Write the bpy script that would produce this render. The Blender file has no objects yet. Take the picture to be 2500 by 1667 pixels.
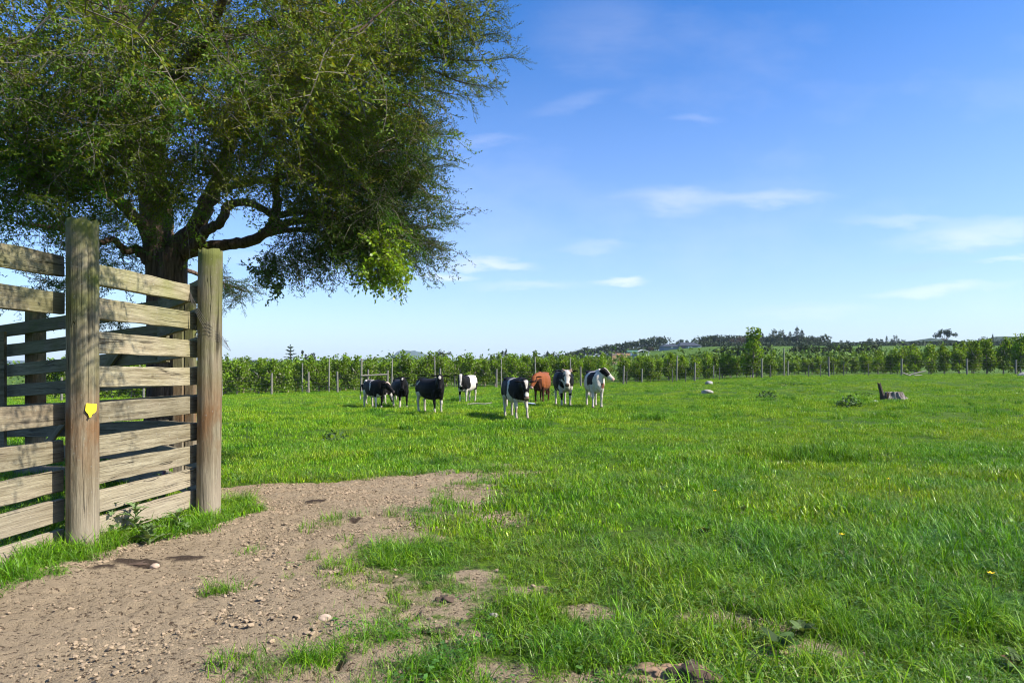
import bpy, bmesh, math, random
import numpy as np
from mathutils import Vector, Matrix, Euler

SC = bpy.context.scene
COL = SC.collection
R = random.Random(7)
NR = np.random.default_rng(11)

# ------------------------------------------------------------------ camera, sky, sun, exposure
F = 1667.0                     # focal length in photo pixels (24 mm on a 36 mm sensor)
HY = 900.0                     # image row of the horizon
CAMZ = 1.25
cam_d = bpy.data.cameras.new('camera')
cam = bpy.data.objects.new('camera', cam_d)
COL.objects.link(cam)
cam.location = (0, 0, CAMZ)
cam.rotation_euler = (math.radians(90), 0, 0)
cam_d.sensor_width = 36.0
cam_d.lens = 24.0
cam_d.shift_y = (HY - 833.5) / 2500.0
cam_d.clip_start = 0.05
cam_d.clip_end = 20000
SC.camera = cam

SUN_AZ = Vector((0.955, -0.29, 0)).normalized()
SUN_EL = math.radians(42)
SUN_DIR = Vector((SUN_AZ.x * math.cos(SUN_EL), SUN_AZ.y * math.cos(SUN_EL), math.sin(SUN_EL)))
sun_d = bpy.data.lights.new('sun', 'SUN')
sun_d.energy = 5.0
sun_d.angle = math.radians(0.5)
sun_d.color = (1.0, 0.94, 0.84)
sun = bpy.data.objects.new('sun', sun_d)
COL.objects.link(sun)
sun.rotation_euler = SUN_DIR.to_track_quat('Z', 'Y').to_euler()
sun.location = (30, -10, 40)

SC.view_settings.view_transform = 'Standard'
SC.view_settings.look = 'None'
SC.view_settings.gamma = 1
SC.view_settings.use_curve_mapping = False
SC.cycles.filter_width = 1.1
SC.cycles.use_denoising = True
SC.cycles.sample_clamp_indirect = 3.0
SC.view_settings.exposure = 1.0

world = bpy.data.worlds.new('World')
SC.world = world
world.use_nodes = True
WN = world.node_tree.nodes
WL = world.node_tree.links
WN.clear()


def wmath(op, a, b=None, c=None, clamp=False):
    n = WN.new('ShaderNodeMath')
    n.operation = op
    n.use_clamp = clamp
    for i, v in enumerate((a, b, c)):
        if v is None:
            continue
        if isinstance(v, (int, float)):
            n.inputs[i].default_value = v
        else:
            WL.new(v, n.inputs[i])
    return n.outputs[0]


sky = WN.new('ShaderNodeTexSky')
sky.sky_type = 'NISHITA'
sky.sun_disc = False
sky.sun_elevation = SUN_EL
sky.sun_rotation = math.atan2(SUN_AZ.x, SUN_AZ.y)
sky.altitude = 0
sky.air_density = 1.0
sky.dust_density = 1.0
sky.ozone_density = 2.2
hs = WN.new('ShaderNodeHueSaturation')
hs.inputs['Saturation'].default_value = 1.36
hs.inputs['Value'].default_value = 1.0
WL.new(sky.outputs[0], hs.inputs['Color'])
tc = WN.new('ShaderNodeTexCoord')
sx = WN.new('ShaderNodeSeparateXYZ')
WL.new(tc.outputs['Generated'], sx.inputs[0])
dx, dy, dz = sx.outputs
ysafe = wmath('MAXIMUM', dy, 0.05)
U = wmath('DIVIDE', dx, ysafe)          # tangent of the azimuth ahead
V = wmath('DIVIDE', dz, ysafe)
comb = WN.new('ShaderNodeCombineXYZ')
WL.new(U, comb.inputs[0])
WL.new(V, comb.inputs[1])


def wnoise(scale, sxy, detail=5, rough=0.6, off=0.0):
    m = WN.new('ShaderNodeMapping')
    m.inputs['Scale'].default_value = (sxy[0], sxy[1], 1)
    m.inputs['Location'].default_value = (off, off * 0.7, 0)
    WL.new(comb.outputs[0], m.inputs[0])
    n = WN.new('ShaderNodeTexNoise')
    n.inputs['Scale'].default_value = scale
    n.inputs['Detail'].default_value = detail
    n.inputs['Roughness'].default_value = rough
    WL.new(m.outputs[0], n.inputs['Vector'])
    return n.outputs[0]


nz_a = wnoise(5.0, (1.0, 3.2), 6, 0.62, 3.1)
nz_b = wnoise(14.0, (1.0, 3.5), 5, 0.6, 1.3)
nz_c = wnoise(3.0, (1.0, 2.0), 5, 0.6, 8.2)
warp = wmath('MULTIPLY', wmath('SUBTRACT', nz_a, 0.5), 0.06)
warp2 = wmath('MULTIPLY', wmath('SUBTRACT', nz_b, 0.5), 0.022)
Uw = wmath('ADD', U, wmath('MULTIPLY', warp, 2.0))
Vw = wmath('ADD', wmath('ADD', V, warp), warp2)
cloud = None
grey = None
# wisps of cloud: direction ahead (tangents), half sizes, slant, opacity
for (px, py, rx, ry, sl, op, dark) in (
        (1640, 490, 210, 50, 0.0, 0.45, 0), (1880, 486, 190, 30, 0.0, 0.42, 0), (1460, 600, 110, 22, 0, 0.30, 0),
        (1200, 648, 150, 22, 0.0, 0.75, 0), (1085, 678, 110, 18, 0.0, 0.7, 0), (1290, 700, 200, 18, 0, 0.35, 0),
        (2400, 570, 300, 46, 0.10, 0.62, 0), (1505, 692, 85, 18, 0.0, 0.75, 0), (2290, 706, 230, 20, 0.08, 0.6, 0),
        (2190, 545, 200, 20, 0.0, 0.35, 0), (2480, 632, 120, 12, 0, 0.5, 0), (1980, 760, 220, 26, 0, 0.25, 0),
        (1470, 80, 260, 140, 0.0, 0.16, 0), (1700, 290, 90, 22, 0.0, 0.2, 0), (1400, 250, 150, 26, 0.25, 0.13, 0),
        (1180, 345, 130, 20, 0.1, 0.2, 0), (700, 640, 300, 30, 0, 0.3, 0),
        (2270, 648, 190, 14, 0.08, 0.34, 1), (2390, 600, 190, 10, 0.10, 0.28, 1), (1930, 752, 100, 10, 0.05, 0.2, 1)):
    u0, v0 = (px - 1250) / F, (HY - py) / F
    du = wmath('SUBTRACT', Uw, u0)
    dv = wmath('SUBTRACT', wmath('SUBTRACT', Vw, v0), wmath('MULTIPLY', du, sl))
    a = wmath('DIVIDE', du, rx / F)
    b = wmath('DIVIDE', dv, ry / F)
    d = wmath('SQRT', wmath('ADD', wmath('MULTIPLY', a, a), wmath('MULTIPLY', b, b)))
    m = wmath('SUBTRACT', 1.0, d, clamp=True)
    m = wmath('MULTIPLY', wmath('MULTIPLY', m, m), wmath('SUBTRACT', 3.0, wmath('MULTIPLY', m, 2.0)))
    m = wmath('MULTIPLY', m, op * 0.58)
    if dark:
        grey = m if grey is None else wmath('ADD', grey, m)
    else:
        cloud = m if cloud is None else wmath('ADD', cloud, m)
tex = wmath('ADD', wmath('MULTIPLY', nz_b, 1.1), 0.35)
cloud = wmath('MULTIPLY', cloud, tex)
thin = wmath('MULTIPLY', wmath('SUBTRACT', nz_c, 0.52, clamp=True), 0.35)
cloud = wmath('ADD', cloud, thin)
ahead = wmath('GREATER_THAN', dy, 0.05)
cloud = wmath('MULTIPLY', cloud, ahead, clamp=True)
grey = wmath('MULTIPLY', grey, ahead, clamp=True)
mixc = WN.new('ShaderNodeMixRGB')
WL.new(cloud, mixc.inputs[0])
tint = WN.new('ShaderNodeMixRGB')
tint.blend_type = 'MULTIPLY'
tint.inputs[0].default_value = 1.0
WL.new(hs.outputs[0], tint.inputs[1])
tint.inputs[2].default_value = (0.76, 0.885, 1.13, 1)
veil = WN.new('ShaderNodeMixRGB')           # thin high haze, whiter towards the horizon all round
WL.new(wmath('MULTIPLY', wmath('SUBTRACT', 1.0, wmath('DIVIDE', dz, 0.44), clamp=True), 0.27), veil.inputs[0])
WL.new(tint.outputs[0], veil.inputs[1])
veil.inputs[2].default_value = (5.8, 6.15, 7.3, 1)
WL.new(veil.outputs[0], mixc.inputs[1])
mixc.inputs[2].default_value = (6.6, 6.4, 6.5, 1)
mixg = WN.new('ShaderNodeMixRGB')
WL.new(grey, mixg.inputs[0])
WL.new(mixc.outputs[0], mixg.inputs[1])
mixg.inputs[2].default_value = (2.6, 3.5, 5.3, 1)
bg = WN.new('ShaderNodeBackground')
bg.inputs['Strength'].default_value = 0.102
WL.new(mixg.outputs[0], bg.inputs['Color'])
wo = WN.new('ShaderNodeOutputWorld')
WL.new(bg.outputs[0], wo.inputs['Surface'])

# ------------------------------------------------------------------ small numeric helpers
_TB = np.random.default_rng(5).random((256, 256))


def vnoise(x, y, seed=0):
    x = np.asarray(x, float) + seed * 17.31
    y = np.asarray(y, float) + seed * 9.77
    ix = np.floor(x).astype(int)
    iy = np.floor(y).astype(int)
    fx = x - ix
    fy = y - iy
    fx = fx * fx * (3 - 2 * fx)
    fy = fy * fy * (3 - 2 * fy)
    a = _TB[ix & 255, iy & 255]
    b = _TB[(ix + 1) & 255, iy & 255]
    c = _TB[ix & 255, (iy + 1) & 255]
    d = _TB[(ix + 1) & 255, (iy + 1) & 255]
    return (a * (1 - fx) + b * fx) * (1 - fy) + (c * (1 - fx) + d * fx) * fy - 0.5


def fbm(x, y, oct=4, seed=0, gain=0.5):
    s = 0
    a = 1.0
    for i in range(oct):
        s = s + a * vnoise(np.asarray(x) * 2 ** i, np.asarray(y) * 2 ** i, seed + i)
        a *= gain
    return s


def sst(a, b, x):
    t = np.clip((np.asarray(x, float) - a) / (b - a), 0, 1)
    return t * t * (3 - 2 * t)


GX = [-400, -60, -30, -16.6, -1, 9, 14.7, 20, 25.5, 37, 60, 400]
GZ = [-1.6, -1.2, -0.9, -0.55, -0.24, -0.04, 0.23, 0.47, 0.60, 0.70, 0.8, 1.4]


def ground_base(x, y):
    x = np.asarray(x, float)
    y = np.asarray(y, float)
    g = np.interp(x, GX, GZ) * sst(4, 50, y)
    g = g - 0.26 * np.exp(-(((x + 5.0) / 4.5) ** 2 + ((y - 12.5) / 3.6) ** 2))
    g = g - 0.07 * np.exp(-(((x + 3.0) / 1.6) ** 2 + ((y - 6.4) / 1.3) ** 2))
    # brow and hollow on the right, and the low bank in the middle distance
    g = g - 0.16 * np.exp(-(((x - 4.2) / 1.0) ** 2 + ((y - 9.7) / 0.35) ** 2))
    g = g - 0.22 * np.exp(-(((x - 19) / 14.0) ** 2 + ((y - 33) / 3.2) ** 2))
    # rising farm land on the right beyond the orchard
    hill = 7.8 * sst(0, 75, x) * sst(100, 245, y)
    hill = hill + 2.0 * sst(-40, 60, x) * sst(150, 420, y)
    return g + hill * (1 - 0.0 * y)


def ground(x, y):
    x = np.asarray(x, float)
    y = np.asarray(y, float)
    near = 1 - sst(60, 100, y)
    n = 0.10 * fbm(x * 0.22, y * 0.22, 3, 3) + 0.085 * fbm(x * 0.9, y * 0.9, 2, 9) + 0.035 * fbm(x * 2.3, y * 2.3, 2, 19) * sst(-1.2, 0.2, x)
    amp = sst(2.0, 12, y) * 0.65 + 0.35
    return ground_base(x, y) + n * near * amp


# outline of the trodden dirt, x and y on the ground
DIRT = np.array([(-3.30, 7.55), (-2.12, 7.95), (-1.2, 8.25), (-0.35, 8.75), (-0.2, 8.2), (-0.75, 6.9), (-0.95, 5.95), (-1.2, 5.2),
                 (-1.2, 4.2), (-0.85, 3.5), (-0.95, 3.1), (-0.7, 2.6), (-0.4, 1.8), (-4.5, 1.8), (-3.3, 3.2),
                 (-2.98, 4.0), (-2.66, 4.74), (-2.42, 5.48), (-2.36, 6.2), (-2.6, 6.7), (-3.4, 7.0)])


def sdist(x, y, P=DIRT):
    """signed distance to the dirt outline: negative inside"""
    x = np.asarray(x, float)
    y = np.asarray(y, float)
    d = np.full(x.shape, 1e9)
    ins = np.zeros(x.shape, bool)
    n = len(P)
    for i in range(n):
        ax, ay = P[i]
        bx, by = P[(i + 1) % n]
        ex, ey = bx - ax, by - ay
        t = np.clip(((x - ax) * ex + (y - ay) * ey) / (ex * ex + ey * ey), 0, 1)
        d = np.minimum(d, np.hypot(x - ax - t * ex, y - ay - t * ey))
        c = ((ay > y) != (by > y))
        with np.errstate(divide='ignore', invalid='ignore'):
            xi = ax + (y - ay) / (by - ay if by != ay else 1e-9) * ex
        ins ^= c & (x < xi)
    return np.where(ins, -d, d)


BARE = [(-.54, 2.98, .12, .06), (-.48, 3.47, .09, .05), (-.03, 2.82, .16, .07), (-.19, 3.16, .09, .05), (-.62, 4.9, .16, .12), (-.5, 6.6, .2, .2), (0.62, 2.75, .22, .12), (1.15, 2.95, .25, .12), (0.95, 3.35, .22, .12), (-0.35, 3.25, .13, .07), (1.2, 3.32, .22, .1), (0.12, 3.85, .09, .06),
        (-0.25, 4.1, .12, .08), (0.1, 2.72, .25, .12), (-.1, 5.6, .25, .3), (1.52, 6.1, .16, .16), (4.15, 9.55, .6, .2), (0.42, 3.5, .15, .1)]


def cover(x, y):
    """how much grass covers the ground, 0 bare to 1 closed"""
    x = np.asarray(x, float)
    y = np.asarray(y, float)
    sd = sdist(x, y)
    n = fbm(x * 2.3, y * 2.3, 4, 21)
    west = sst(-1.9, -2.4, x)
    far = sst(7.0, 7.9, y) * sst(0.4, -1.2, x)
    soft = 0.75 * (1 - west) * (1 - 0.8 * far) + 0.12
    c = sst(-0.25 * (1 - west), soft, sd + n * (0.48 * (1 - west) * (1 - 0.6 * far) + 0.1))
    c = c * (1 - 0.12 * sst(4.6, 3.0, y) * sst(0.9, 0.0, x))
    for bx, by, rx, ry in BARE:
        q = ((x - bx) / rx) ** 2 + ((y - by) / ry) ** 2
        c = c * (1 - 0.95 * np.exp(-q * (1 + n)))
    return np.clip(c, 0, 1)


def ray(px, py, Z):
    """the point seen at that photo pixel at depth Z"""
    return Vector(((px - 1250) / F * Z, Z, CAMZ + (HY - py) / F * Z))


def on_ground(px, py):
    lo = None
    z = 2.0
    while z < 4000:
        p = ray(px, py, z)
        if p.z <= float(ground(p.x, p.y)):
            lo = z
            break
        z *= 1.01
    if lo is None:
        lo = 4000
    a, b = lo / 1.01, lo
    for _ in range(20):
        m = (a + b) / 2
        p = ray(px, py, m)
        if p.z <= float(ground(p.x, p.y)):
            b = m
        else:
            a = m
    p = ray(px, py, b)
    return Vector((p.x, p.y, float(ground(p.x, p.y))))


def gz(x, y):
    return float(ground(x, y))


# ------------------------------------------------------------------ object helpers
def tag(o, label=None, cat=None, group=None, kind=None):
    if label:
        o['label'] = label
    if cat:
        o['category'] = cat
    if group:
        o['group'] = group
    if kind:
        o['kind'] = kind
    return o


def empty(name, loc=(0, 0, 0), rz=0.0, label=None, cat=None, group=None):
    o = bpy.data.objects.new(name, None)
    o.empty_display_size = 0.2
    COL.objects.link(o)
    o.location = loc
    o.rotation_euler = (0, 0, rz)
    return tag(o, label, cat, group)


def mesh_np(name, V, Fc, mat=None, smooth=False, col=None, matidx=None):
    """V (n,3), Fc list of faces or (m,k) array"""
    me = bpy.data.meshes.new(name)
    V = np.asarray(V, np.float32)
    if isinstance(Fc, np.ndarray):
        m, k = Fc.shape
        me.vertices.add(len(V))
        me.vertices.foreach_set('co', V.ravel())
        me.loops.add(m * k)
        me.loops.foreach_set('vertex_index', Fc.astype(np.int32).ravel())
        me.polygons.add(m)
        me.polygons.foreach_set('loop_start', np.arange(0, m * k, k, dtype=np.int32))
        me.polygons.foreach_set('loop_total', np.full(m, k, np.int32))
        me.update(calc_edges=True)
    else:
        me.from_pydata([tuple(v) for v in V], [], Fc)
    if col is not None:
        at = me.color_attributes.new('Col', 'FLOAT_COLOR', 'POINT')
        c = np.ones((len(V), 4), np.float32)
        col = np.asarray(col, np.float32)
        if col.ndim == 1:
            c[:, 0] = c[:, 1] = c[:, 2] = col
        else:
            c[:, :3] = col
        at.data.foreach_set('color', c.ravel())
    if smooth:
        me.polygons.foreach_set('use_smooth', np.ones(len(me.polygons), bool))
    if mat is not None:
        me.materials.append(mat)
    me.update()
    return me


def link(name, me, parent=None, loc=None, rot=None, scale=None):
    o = bpy.data.objects.new(name, me)
    COL.objects.link(o)
    if parent is not None:
        o.parent = parent
    if loc is not None:
        o.location = loc
    if rot is not None:
        o.rotation_euler = rot
    if scale is not None:
        o.scale = (scale,) * 3 if isinstance(scale, (int, float)) else scale
    return o


class MB:
    """collects vertices, faces and vertex colours of one mesh"""

    def __init__(s):
        s.v, s.f, s.c = [], [], []

    def add(s, vs, fs, c=(1, 1, 1)):
        o = len(s.v)
        s.v += [tuple(v) for v in vs]
        s.f += [tuple(i + o for i in f) for f in fs]
        s.c += [c] * len(vs)

    def box(s, cx, cy, cz, sx, sy, sz, c=(1, 1, 1), M=None):
        vs = [Vector((cx + i * sx / 2, cy + j * sy / 2, cz + k * sz / 2)) for i in (-1, 1) for j in (-1, 1) for k in (-1, 1)]
        if M is not None:
            vs = [M @ v for v in vs]
        s.add(vs, [(0, 1, 3, 2), (4, 6, 7, 5), (0, 4, 5, 1), (2, 3, 7, 6), (0, 2, 6, 4), (1, 5, 7, 3)], c)

    def tube(s, pts, rad, n=8, c=(1, 1, 1), cap=True, squash=None, jit=0.0):
        pts = [Vector(p) for p in pts]
        up = Vector((0, 0, 1))
        t0 = (pts[1] - pts[0]).normalized()
        if abs(t0.dot(up)) > 0.95:
            up = Vector((1, 0, 0))
        side = t0.cross(up).normalized()
        vs = []
        for i, p in enumerate(pts):
            if i == 0:
                t = pts[1] - p
            elif i == len(pts) - 1:
                t = p - pts[i - 1]
            else:
                t = (pts[i + 1] - pts[i - 1])
            t.normalize()
            side = (side - t * side.dot(t))
            if side.length < 1e-6:
                side = t.orthogonal()
            side.normalize()
            b = t.cross(side)
            r = rad[i] if hasattr(rad, '__len__') else rad
            for k in range(n):
                a = 2 * math.pi * k / n
                rr = r * (1 + (R.uniform(-jit, jit) if jit else 0))
                vs.append(p + side * (math.cos(a) * rr) + b * (math.sin(a) * rr * (squash or 1)))
        fs = []
        m = len(pts)
        for i in range(m - 1):
            for k in range(n):
                a, b2 = i * n + k, i * n + (k + 1) % n
                fs.append((a, b2, b2 + n, a + n))
        if cap:
            fs.append(tuple(range(n - 1, -1, -1)))
            fs.append(tuple((m - 1) * n + k for k in range(n)))
        s.add(vs, fs, c)

    def mesh(s, name, mat, smooth=False):
        return mesh_np(name, s.v, s.f, mat, smooth, s.c)

    def obj(s, name, mat, parent=None, smooth=False, **k):
        return link(name, s.mesh(name, mat, smooth), parent, **k)


def spline(pts, n):
    """Catmull-Rom through the points, n samples per span"""
    P = [Vector(p) for p in pts]
    P = [P[0] * 2 - P[1]] + P + [P[-1] * 2 - P[-2]]
    out = []
    for i in range(1, len(P) - 2):
        for k in range(n):
            t = k / n
            a, b, c, d = P[i - 1], P[i], P[i + 1], P[i + 2]
            out.append(0.5 * ((2 * b) + (c - a) * t + (2 * a - 5 * b + 4 * c - d) * t * t + (3 * b - a - 3 * c + d) * t ** 3))
    out.append(P[-2])
    return out


# ------------------------------------------------------------------ materials
class Mat:
    def __init__(s, name, rough=0.8, spec=0.3):
        s.m = bpy.data.materials.new(name)
        s.m.use_nodes = True
        s.n = s.m.node_tree.nodes
        s.l = s.m.node_tree.links
        s.n.clear()
        s.out = s.n.new('ShaderNodeOutputMaterial')
        s.p = s.n.new('ShaderNodeBsdfPrincipled')
        s.p.inputs['Roughness'].default_value = rough
        s.p.inputs['Specular IOR Level'].default_value = spec
        s.l.new(s.p.outputs[0], s.out.inputs[0])

    def put(s, v, sock):
        if isinstance(v, (int, float)):
            sock.default_value = v
        elif isinstance(v, tuple):
            sock.default_value = (*v, 1) if len(v) == 3 and sock.type == 'RGBA' else v
        else:
            s.l.new(v, sock)

    def math(s, op, a, b=None, clamp=False):
        n = s.n.new('ShaderNodeMath')
        n.operation = op
        n.use_clamp = clamp
        s.put(a, n.inputs[0])
        if b is not None:
            s.put(b, n.inputs[1])
        return n.outputs[0]

    def mix(s, f, a, b, mode='MIX'):
        n = s.n.new('ShaderNodeMixRGB')
        n.blend_type = mode
        s.put(f, n.inputs[0])
        s.put(a, n.inputs[1])
        s.put(b, n.inputs[2])
        return n.outputs[0]

    def coord(s, kind='Object'):
        if kind == 'Position':
            return s.n.new('ShaderNodeNewGeometry').outputs['Position']
        return s.n.new('ShaderNodeTexCoord').outputs[kind]

    def map(s, v, scale=(1, 1, 1), loc=(0, 0, 0)):
        n = s.n.new('ShaderNodeMapping')
        n.inputs['Scale'].default_value = scale
        s.put(loc, n.inputs['Location'])
        s.l.new(v, n.inputs[0])
        return n.outputs[0]

    def noise(s, v, scale, detail=4, rough=0.55, dist=0.0):
        n = s.n.new('ShaderNodeTexNoise')
        n.inputs['Scale'].default_value = scale
        n.inputs['Detail'].default_value = detail
        n.inputs['Roughness'].default_value = rough
        n.inputs['Distortion'].default_value = dist
        s.l.new(v, n.inputs['Vector'])
        return n.outputs[0]

    def ramp(s, f, stops):
        n = s.n.new('ShaderNodeValToRGB')
        e = n.color_ramp.elements
        while len(e) < len(stops):
            e.new(0.5)
        for el, (p, c) in zip(e, stops):
            el.position = p
            el.color = (*c, 1) if isinstance(c, tuple) else (c, c, c, 1)
        s.l.new(f, n.inputs[0])
        return n.outputs[0]

    def attr(s, name='Col'):
        n = s.n.new('ShaderNodeAttribute')
        n.attribute_name = name
        return n.outputs['Color']

    def rand(s):
        return s.n.new('ShaderNodeObjectInfo').outputs['Random']

    def color(s, c):
        s.put(c, s.p.inputs['Base Color'])
        return s

    def bump(s, h, strength=0.5, dist=0.02):
        n = s.n.new('ShaderNodeBump')
        n.inputs['Strength'].default_value = strength
        n.inputs['Distance'].default_value = dist
        s.l.new(h, n.inputs['Height'])
        s.l.new(n.outputs[0], s.p.inputs['Normal'])
        return s

    def translucent(s, c, f):
        t = s.n.new('ShaderNodeBsdfTranslucent')
        s.put(c, t.inputs[0])
        m = s.n.new('ShaderNodeMixShader')
        m.inputs[0].default_value = f
        s.l.new(s.p.outputs[0], m.inputs[1])
        s.l.new(t.outputs[0], m.inputs[2])
        s.l.new(m.outputs[0], s.out.inputs[0])
        return s


def flat(name, c, rough=0.8, var=0.15, scale=6.0, spec=0.3):
    m = Mat(name, rough, spec)
    n = m.noise(m.coord('Object'), scale, 4)
    c0 = tuple(x * (1 - var) for x in c)
    c1 = tuple(min(1, x * (1 + var)) for x in c)
    m.color(m.mix(n, c0, c1))
    return m.m


def leafmat(name, c, var=0.35, tl=0.3, rough=0.5, spec=0.12, yellow=0.0):
    """foliage: the vertex colour carries each leaf's own tone"""
    m = Mat(name, rough, spec)
    base = m.mix(1.0, m.attr(), (*c, 1)[:3], 'MULTIPLY')
    hv = m.n.new('ShaderNodeHueSaturation')
    hv.inputs['Saturation'].default_value = 1.0
    m.l.new(m.math('ADD', m.math('MULTIPLY', m.rand(), var), 1 - var / 2), hv.inputs['Value'])
    m.l.new(base, hv.inputs['Color'])
    m.color(hv.outputs[0])
    t = m.mix(1.0, hv.outputs[0], (1.5, 1.35, 0.6), 'MULTIPLY')
    m.translucent(t, tl)
    return m.m

# ------------------------------------------------------------------ ground
def ground_mat():
    m = Mat('earth_and_turf', 0.92, 0.15)
    pos = m.coord('Position')
    cov = m.attr('Col')
    sep = m.n.new('ShaderNodeSeparateColor')
    m.l.new(cov, sep.inputs[0])
    g = sep.outputs[0]
    dung = sep.outputs[1]
    n1 = m.noise(pos, 1.6, 5, 0.6)
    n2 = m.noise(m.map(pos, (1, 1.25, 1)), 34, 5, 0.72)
    n3 = m.noise(pos, 120, 3, 0.65)
    dirt = m.mix(n1, (0.255, 0.193, 0.118), (0.370, 0.288, 0.186))
    dirt = m.mix(m.ramp(n2, [(0.395, 1.0), (0.455, 0.0)]), dirt, (0.075, 0.050, 0.031))  # dark specks: shadow in the small soil cracks, painted into the colour
    dirt = m.mix(m.ramp(n3, [(0.62, 0.0), (0.75, 0.55)]), dirt, (0.42, 0.335, 0.225))
    dirt = m.mix(dung, dirt, (0.05, 0.034, 0.024))
    # turf between the blades; the far field is seen as turf only
    t1 = m.noise(pos, 0.35, 4, 0.6)
    t2 = m.noise(m.map(pos, (1, 0.55, 1)), 1.4, 5, 0.65)
    t3 = m.noise(pos, 24, 4, 0.7)
    turf = m.mix(m.ramp(t1, [(0.35, 0.0), (0.65, 1.0)]), (0.070, 0.155, 0.007), (0.130, 0.215, 0.009))
    turf = m.mix(m.ramp(t2, [(0.35, 0.8), (0.55, 0.0)]), turf, (0.045, 0.11, 0.010))
    turf = m.mix(m.ramp(t3, [(0.38, 0.9), (0.62, 0.0)]), turf, (0.022, 0.040, 0.005))
    gn = m.noise(pos, 13, 4, 0.7)
    gs = m.ramp(m.math('ADD', g, m.math('MULTIPLY', m.math('SUBTRACT', gn, 0.5), 0.9)), [(0.52, 0.0), (0.80, 1.0)])
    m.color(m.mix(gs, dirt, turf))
    h = m.math('ADD', m.math('MULTIPLY', n2, 1.0), m.math('MULTIPLY', n3, 0.5))
    m.bump(h, 1.0, 0.03)
    return m.m


def axis(segs):
    """segs: list of (start, end, step at start, step at end)"""
    out = []
    for a, b, s0, s1 in segs:
        x = a
        while x < b - 1e-6:
            out.append(x)
            t = (x - a) / (b - a)
            x += s0 + (s1 - s0) * t
    out.append(segs[-1][1])
    return np.array(out)


gx = axis([(-3600, -400, 600, 160), (-400, -60, 40, 5), (-60, -12, 3, 0.5), (-12, -4.2, 0.4, 0.05), (-4.2, 2.4, 0.026, 0.026), (2.4, 8, 0.05, 0.3),
           (8, 60, 0.5, 3), (60, 400, 5, 40), (400, 3600, 160, 600)])
gy = axis([(-300, -6, 90, 2), (-6, 2.2, 1.4, 0.1), (2.2, 5.0, 0.022, 0.026), (5.0, 9.5, 0.026, 0.04), (9.5, 22, 0.05, 0.35), (22, 70, 0.4, 1.5), (70, 400, 3, 16),
           (400, 4200, 60, 600)])
XX, YY = np.meshgrid(gx, gy)
ZZ = ground(XX, YY)
CV = cover(XX, YY)
nearm = (1 - sst(8, 11, YY)) * (1 - sst(3, 5, np.abs(XX + 0.8))) * sst(1.5, 2.2, YY)
# trampled soil: clods, hoof pits and ridges
rough = (np.abs(fbm(XX * 9, YY * 9, 3, 41)) - 0.18) * 0.016 + np.abs(fbm(XX * 20, YY * 20, 2, 52)) * 0.022 + np.abs(fbm(XX * 14, YY * 14, 2, 33)) * 0.03 + fbm(XX * 3.1, YY * 3.1, 2, 61) * 0.016
pit = np.clip(fbm(XX * 7.5, YY * 7.5, 3, 77) - 0.26, 0, 1) * 0.22
ZZ = ZZ + nearm * (rough * (1 - 0.6 * CV) - pit * (0.35 + 0.65 * (1 - CV) * CV * 4))
SPOTS = [(-2.40, 4.38, .17, .08), (-2.15, 4.50, .15, .05), (-2.55, 4.25, .10, .05), (-1.3, 5.6, .08, .05), (-1.9, 6.6, .12, .08)]
dung = np.zeros_like(ZZ)
for bx, by, rx, ry in SPOTS:
    dung = np.maximum(dung, np.exp(-((((XX - bx) / rx) ** 2 + ((YY - by) / ry) ** 2) ** 2) * (0.8 + 1.6 * (fbm(XX * 12, YY * 12, 3, 88) + .4))))
dung = sst(.35, .6, dung + .12 * fbm(XX * 25, YY * 25, 2, 3))
ZZ = ZZ + 0.010 * dung * nearm
ny, nx = XX.shape
Vg = np.stack([XX.ravel(), YY.ravel(), ZZ.ravel()], 1)
idx = np.arange(ny * nx).reshape(ny, nx)
Fg = np.stack([idx[:-1, :-1].ravel(), idx[:-1, 1:].ravel(), idx[1:, 1:].ravel(), idx[1:, :-1].ravel()], 1)
colg = np.stack([CV.ravel(), np.clip(dung.ravel() * 0.95, 0, 1), np.zeros(ny * nx)], 1)
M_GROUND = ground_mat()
tag(link('ground', mesh_np('ground', Vg, Fg, M_GROUND, True, colg)), kind='structure')


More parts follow.
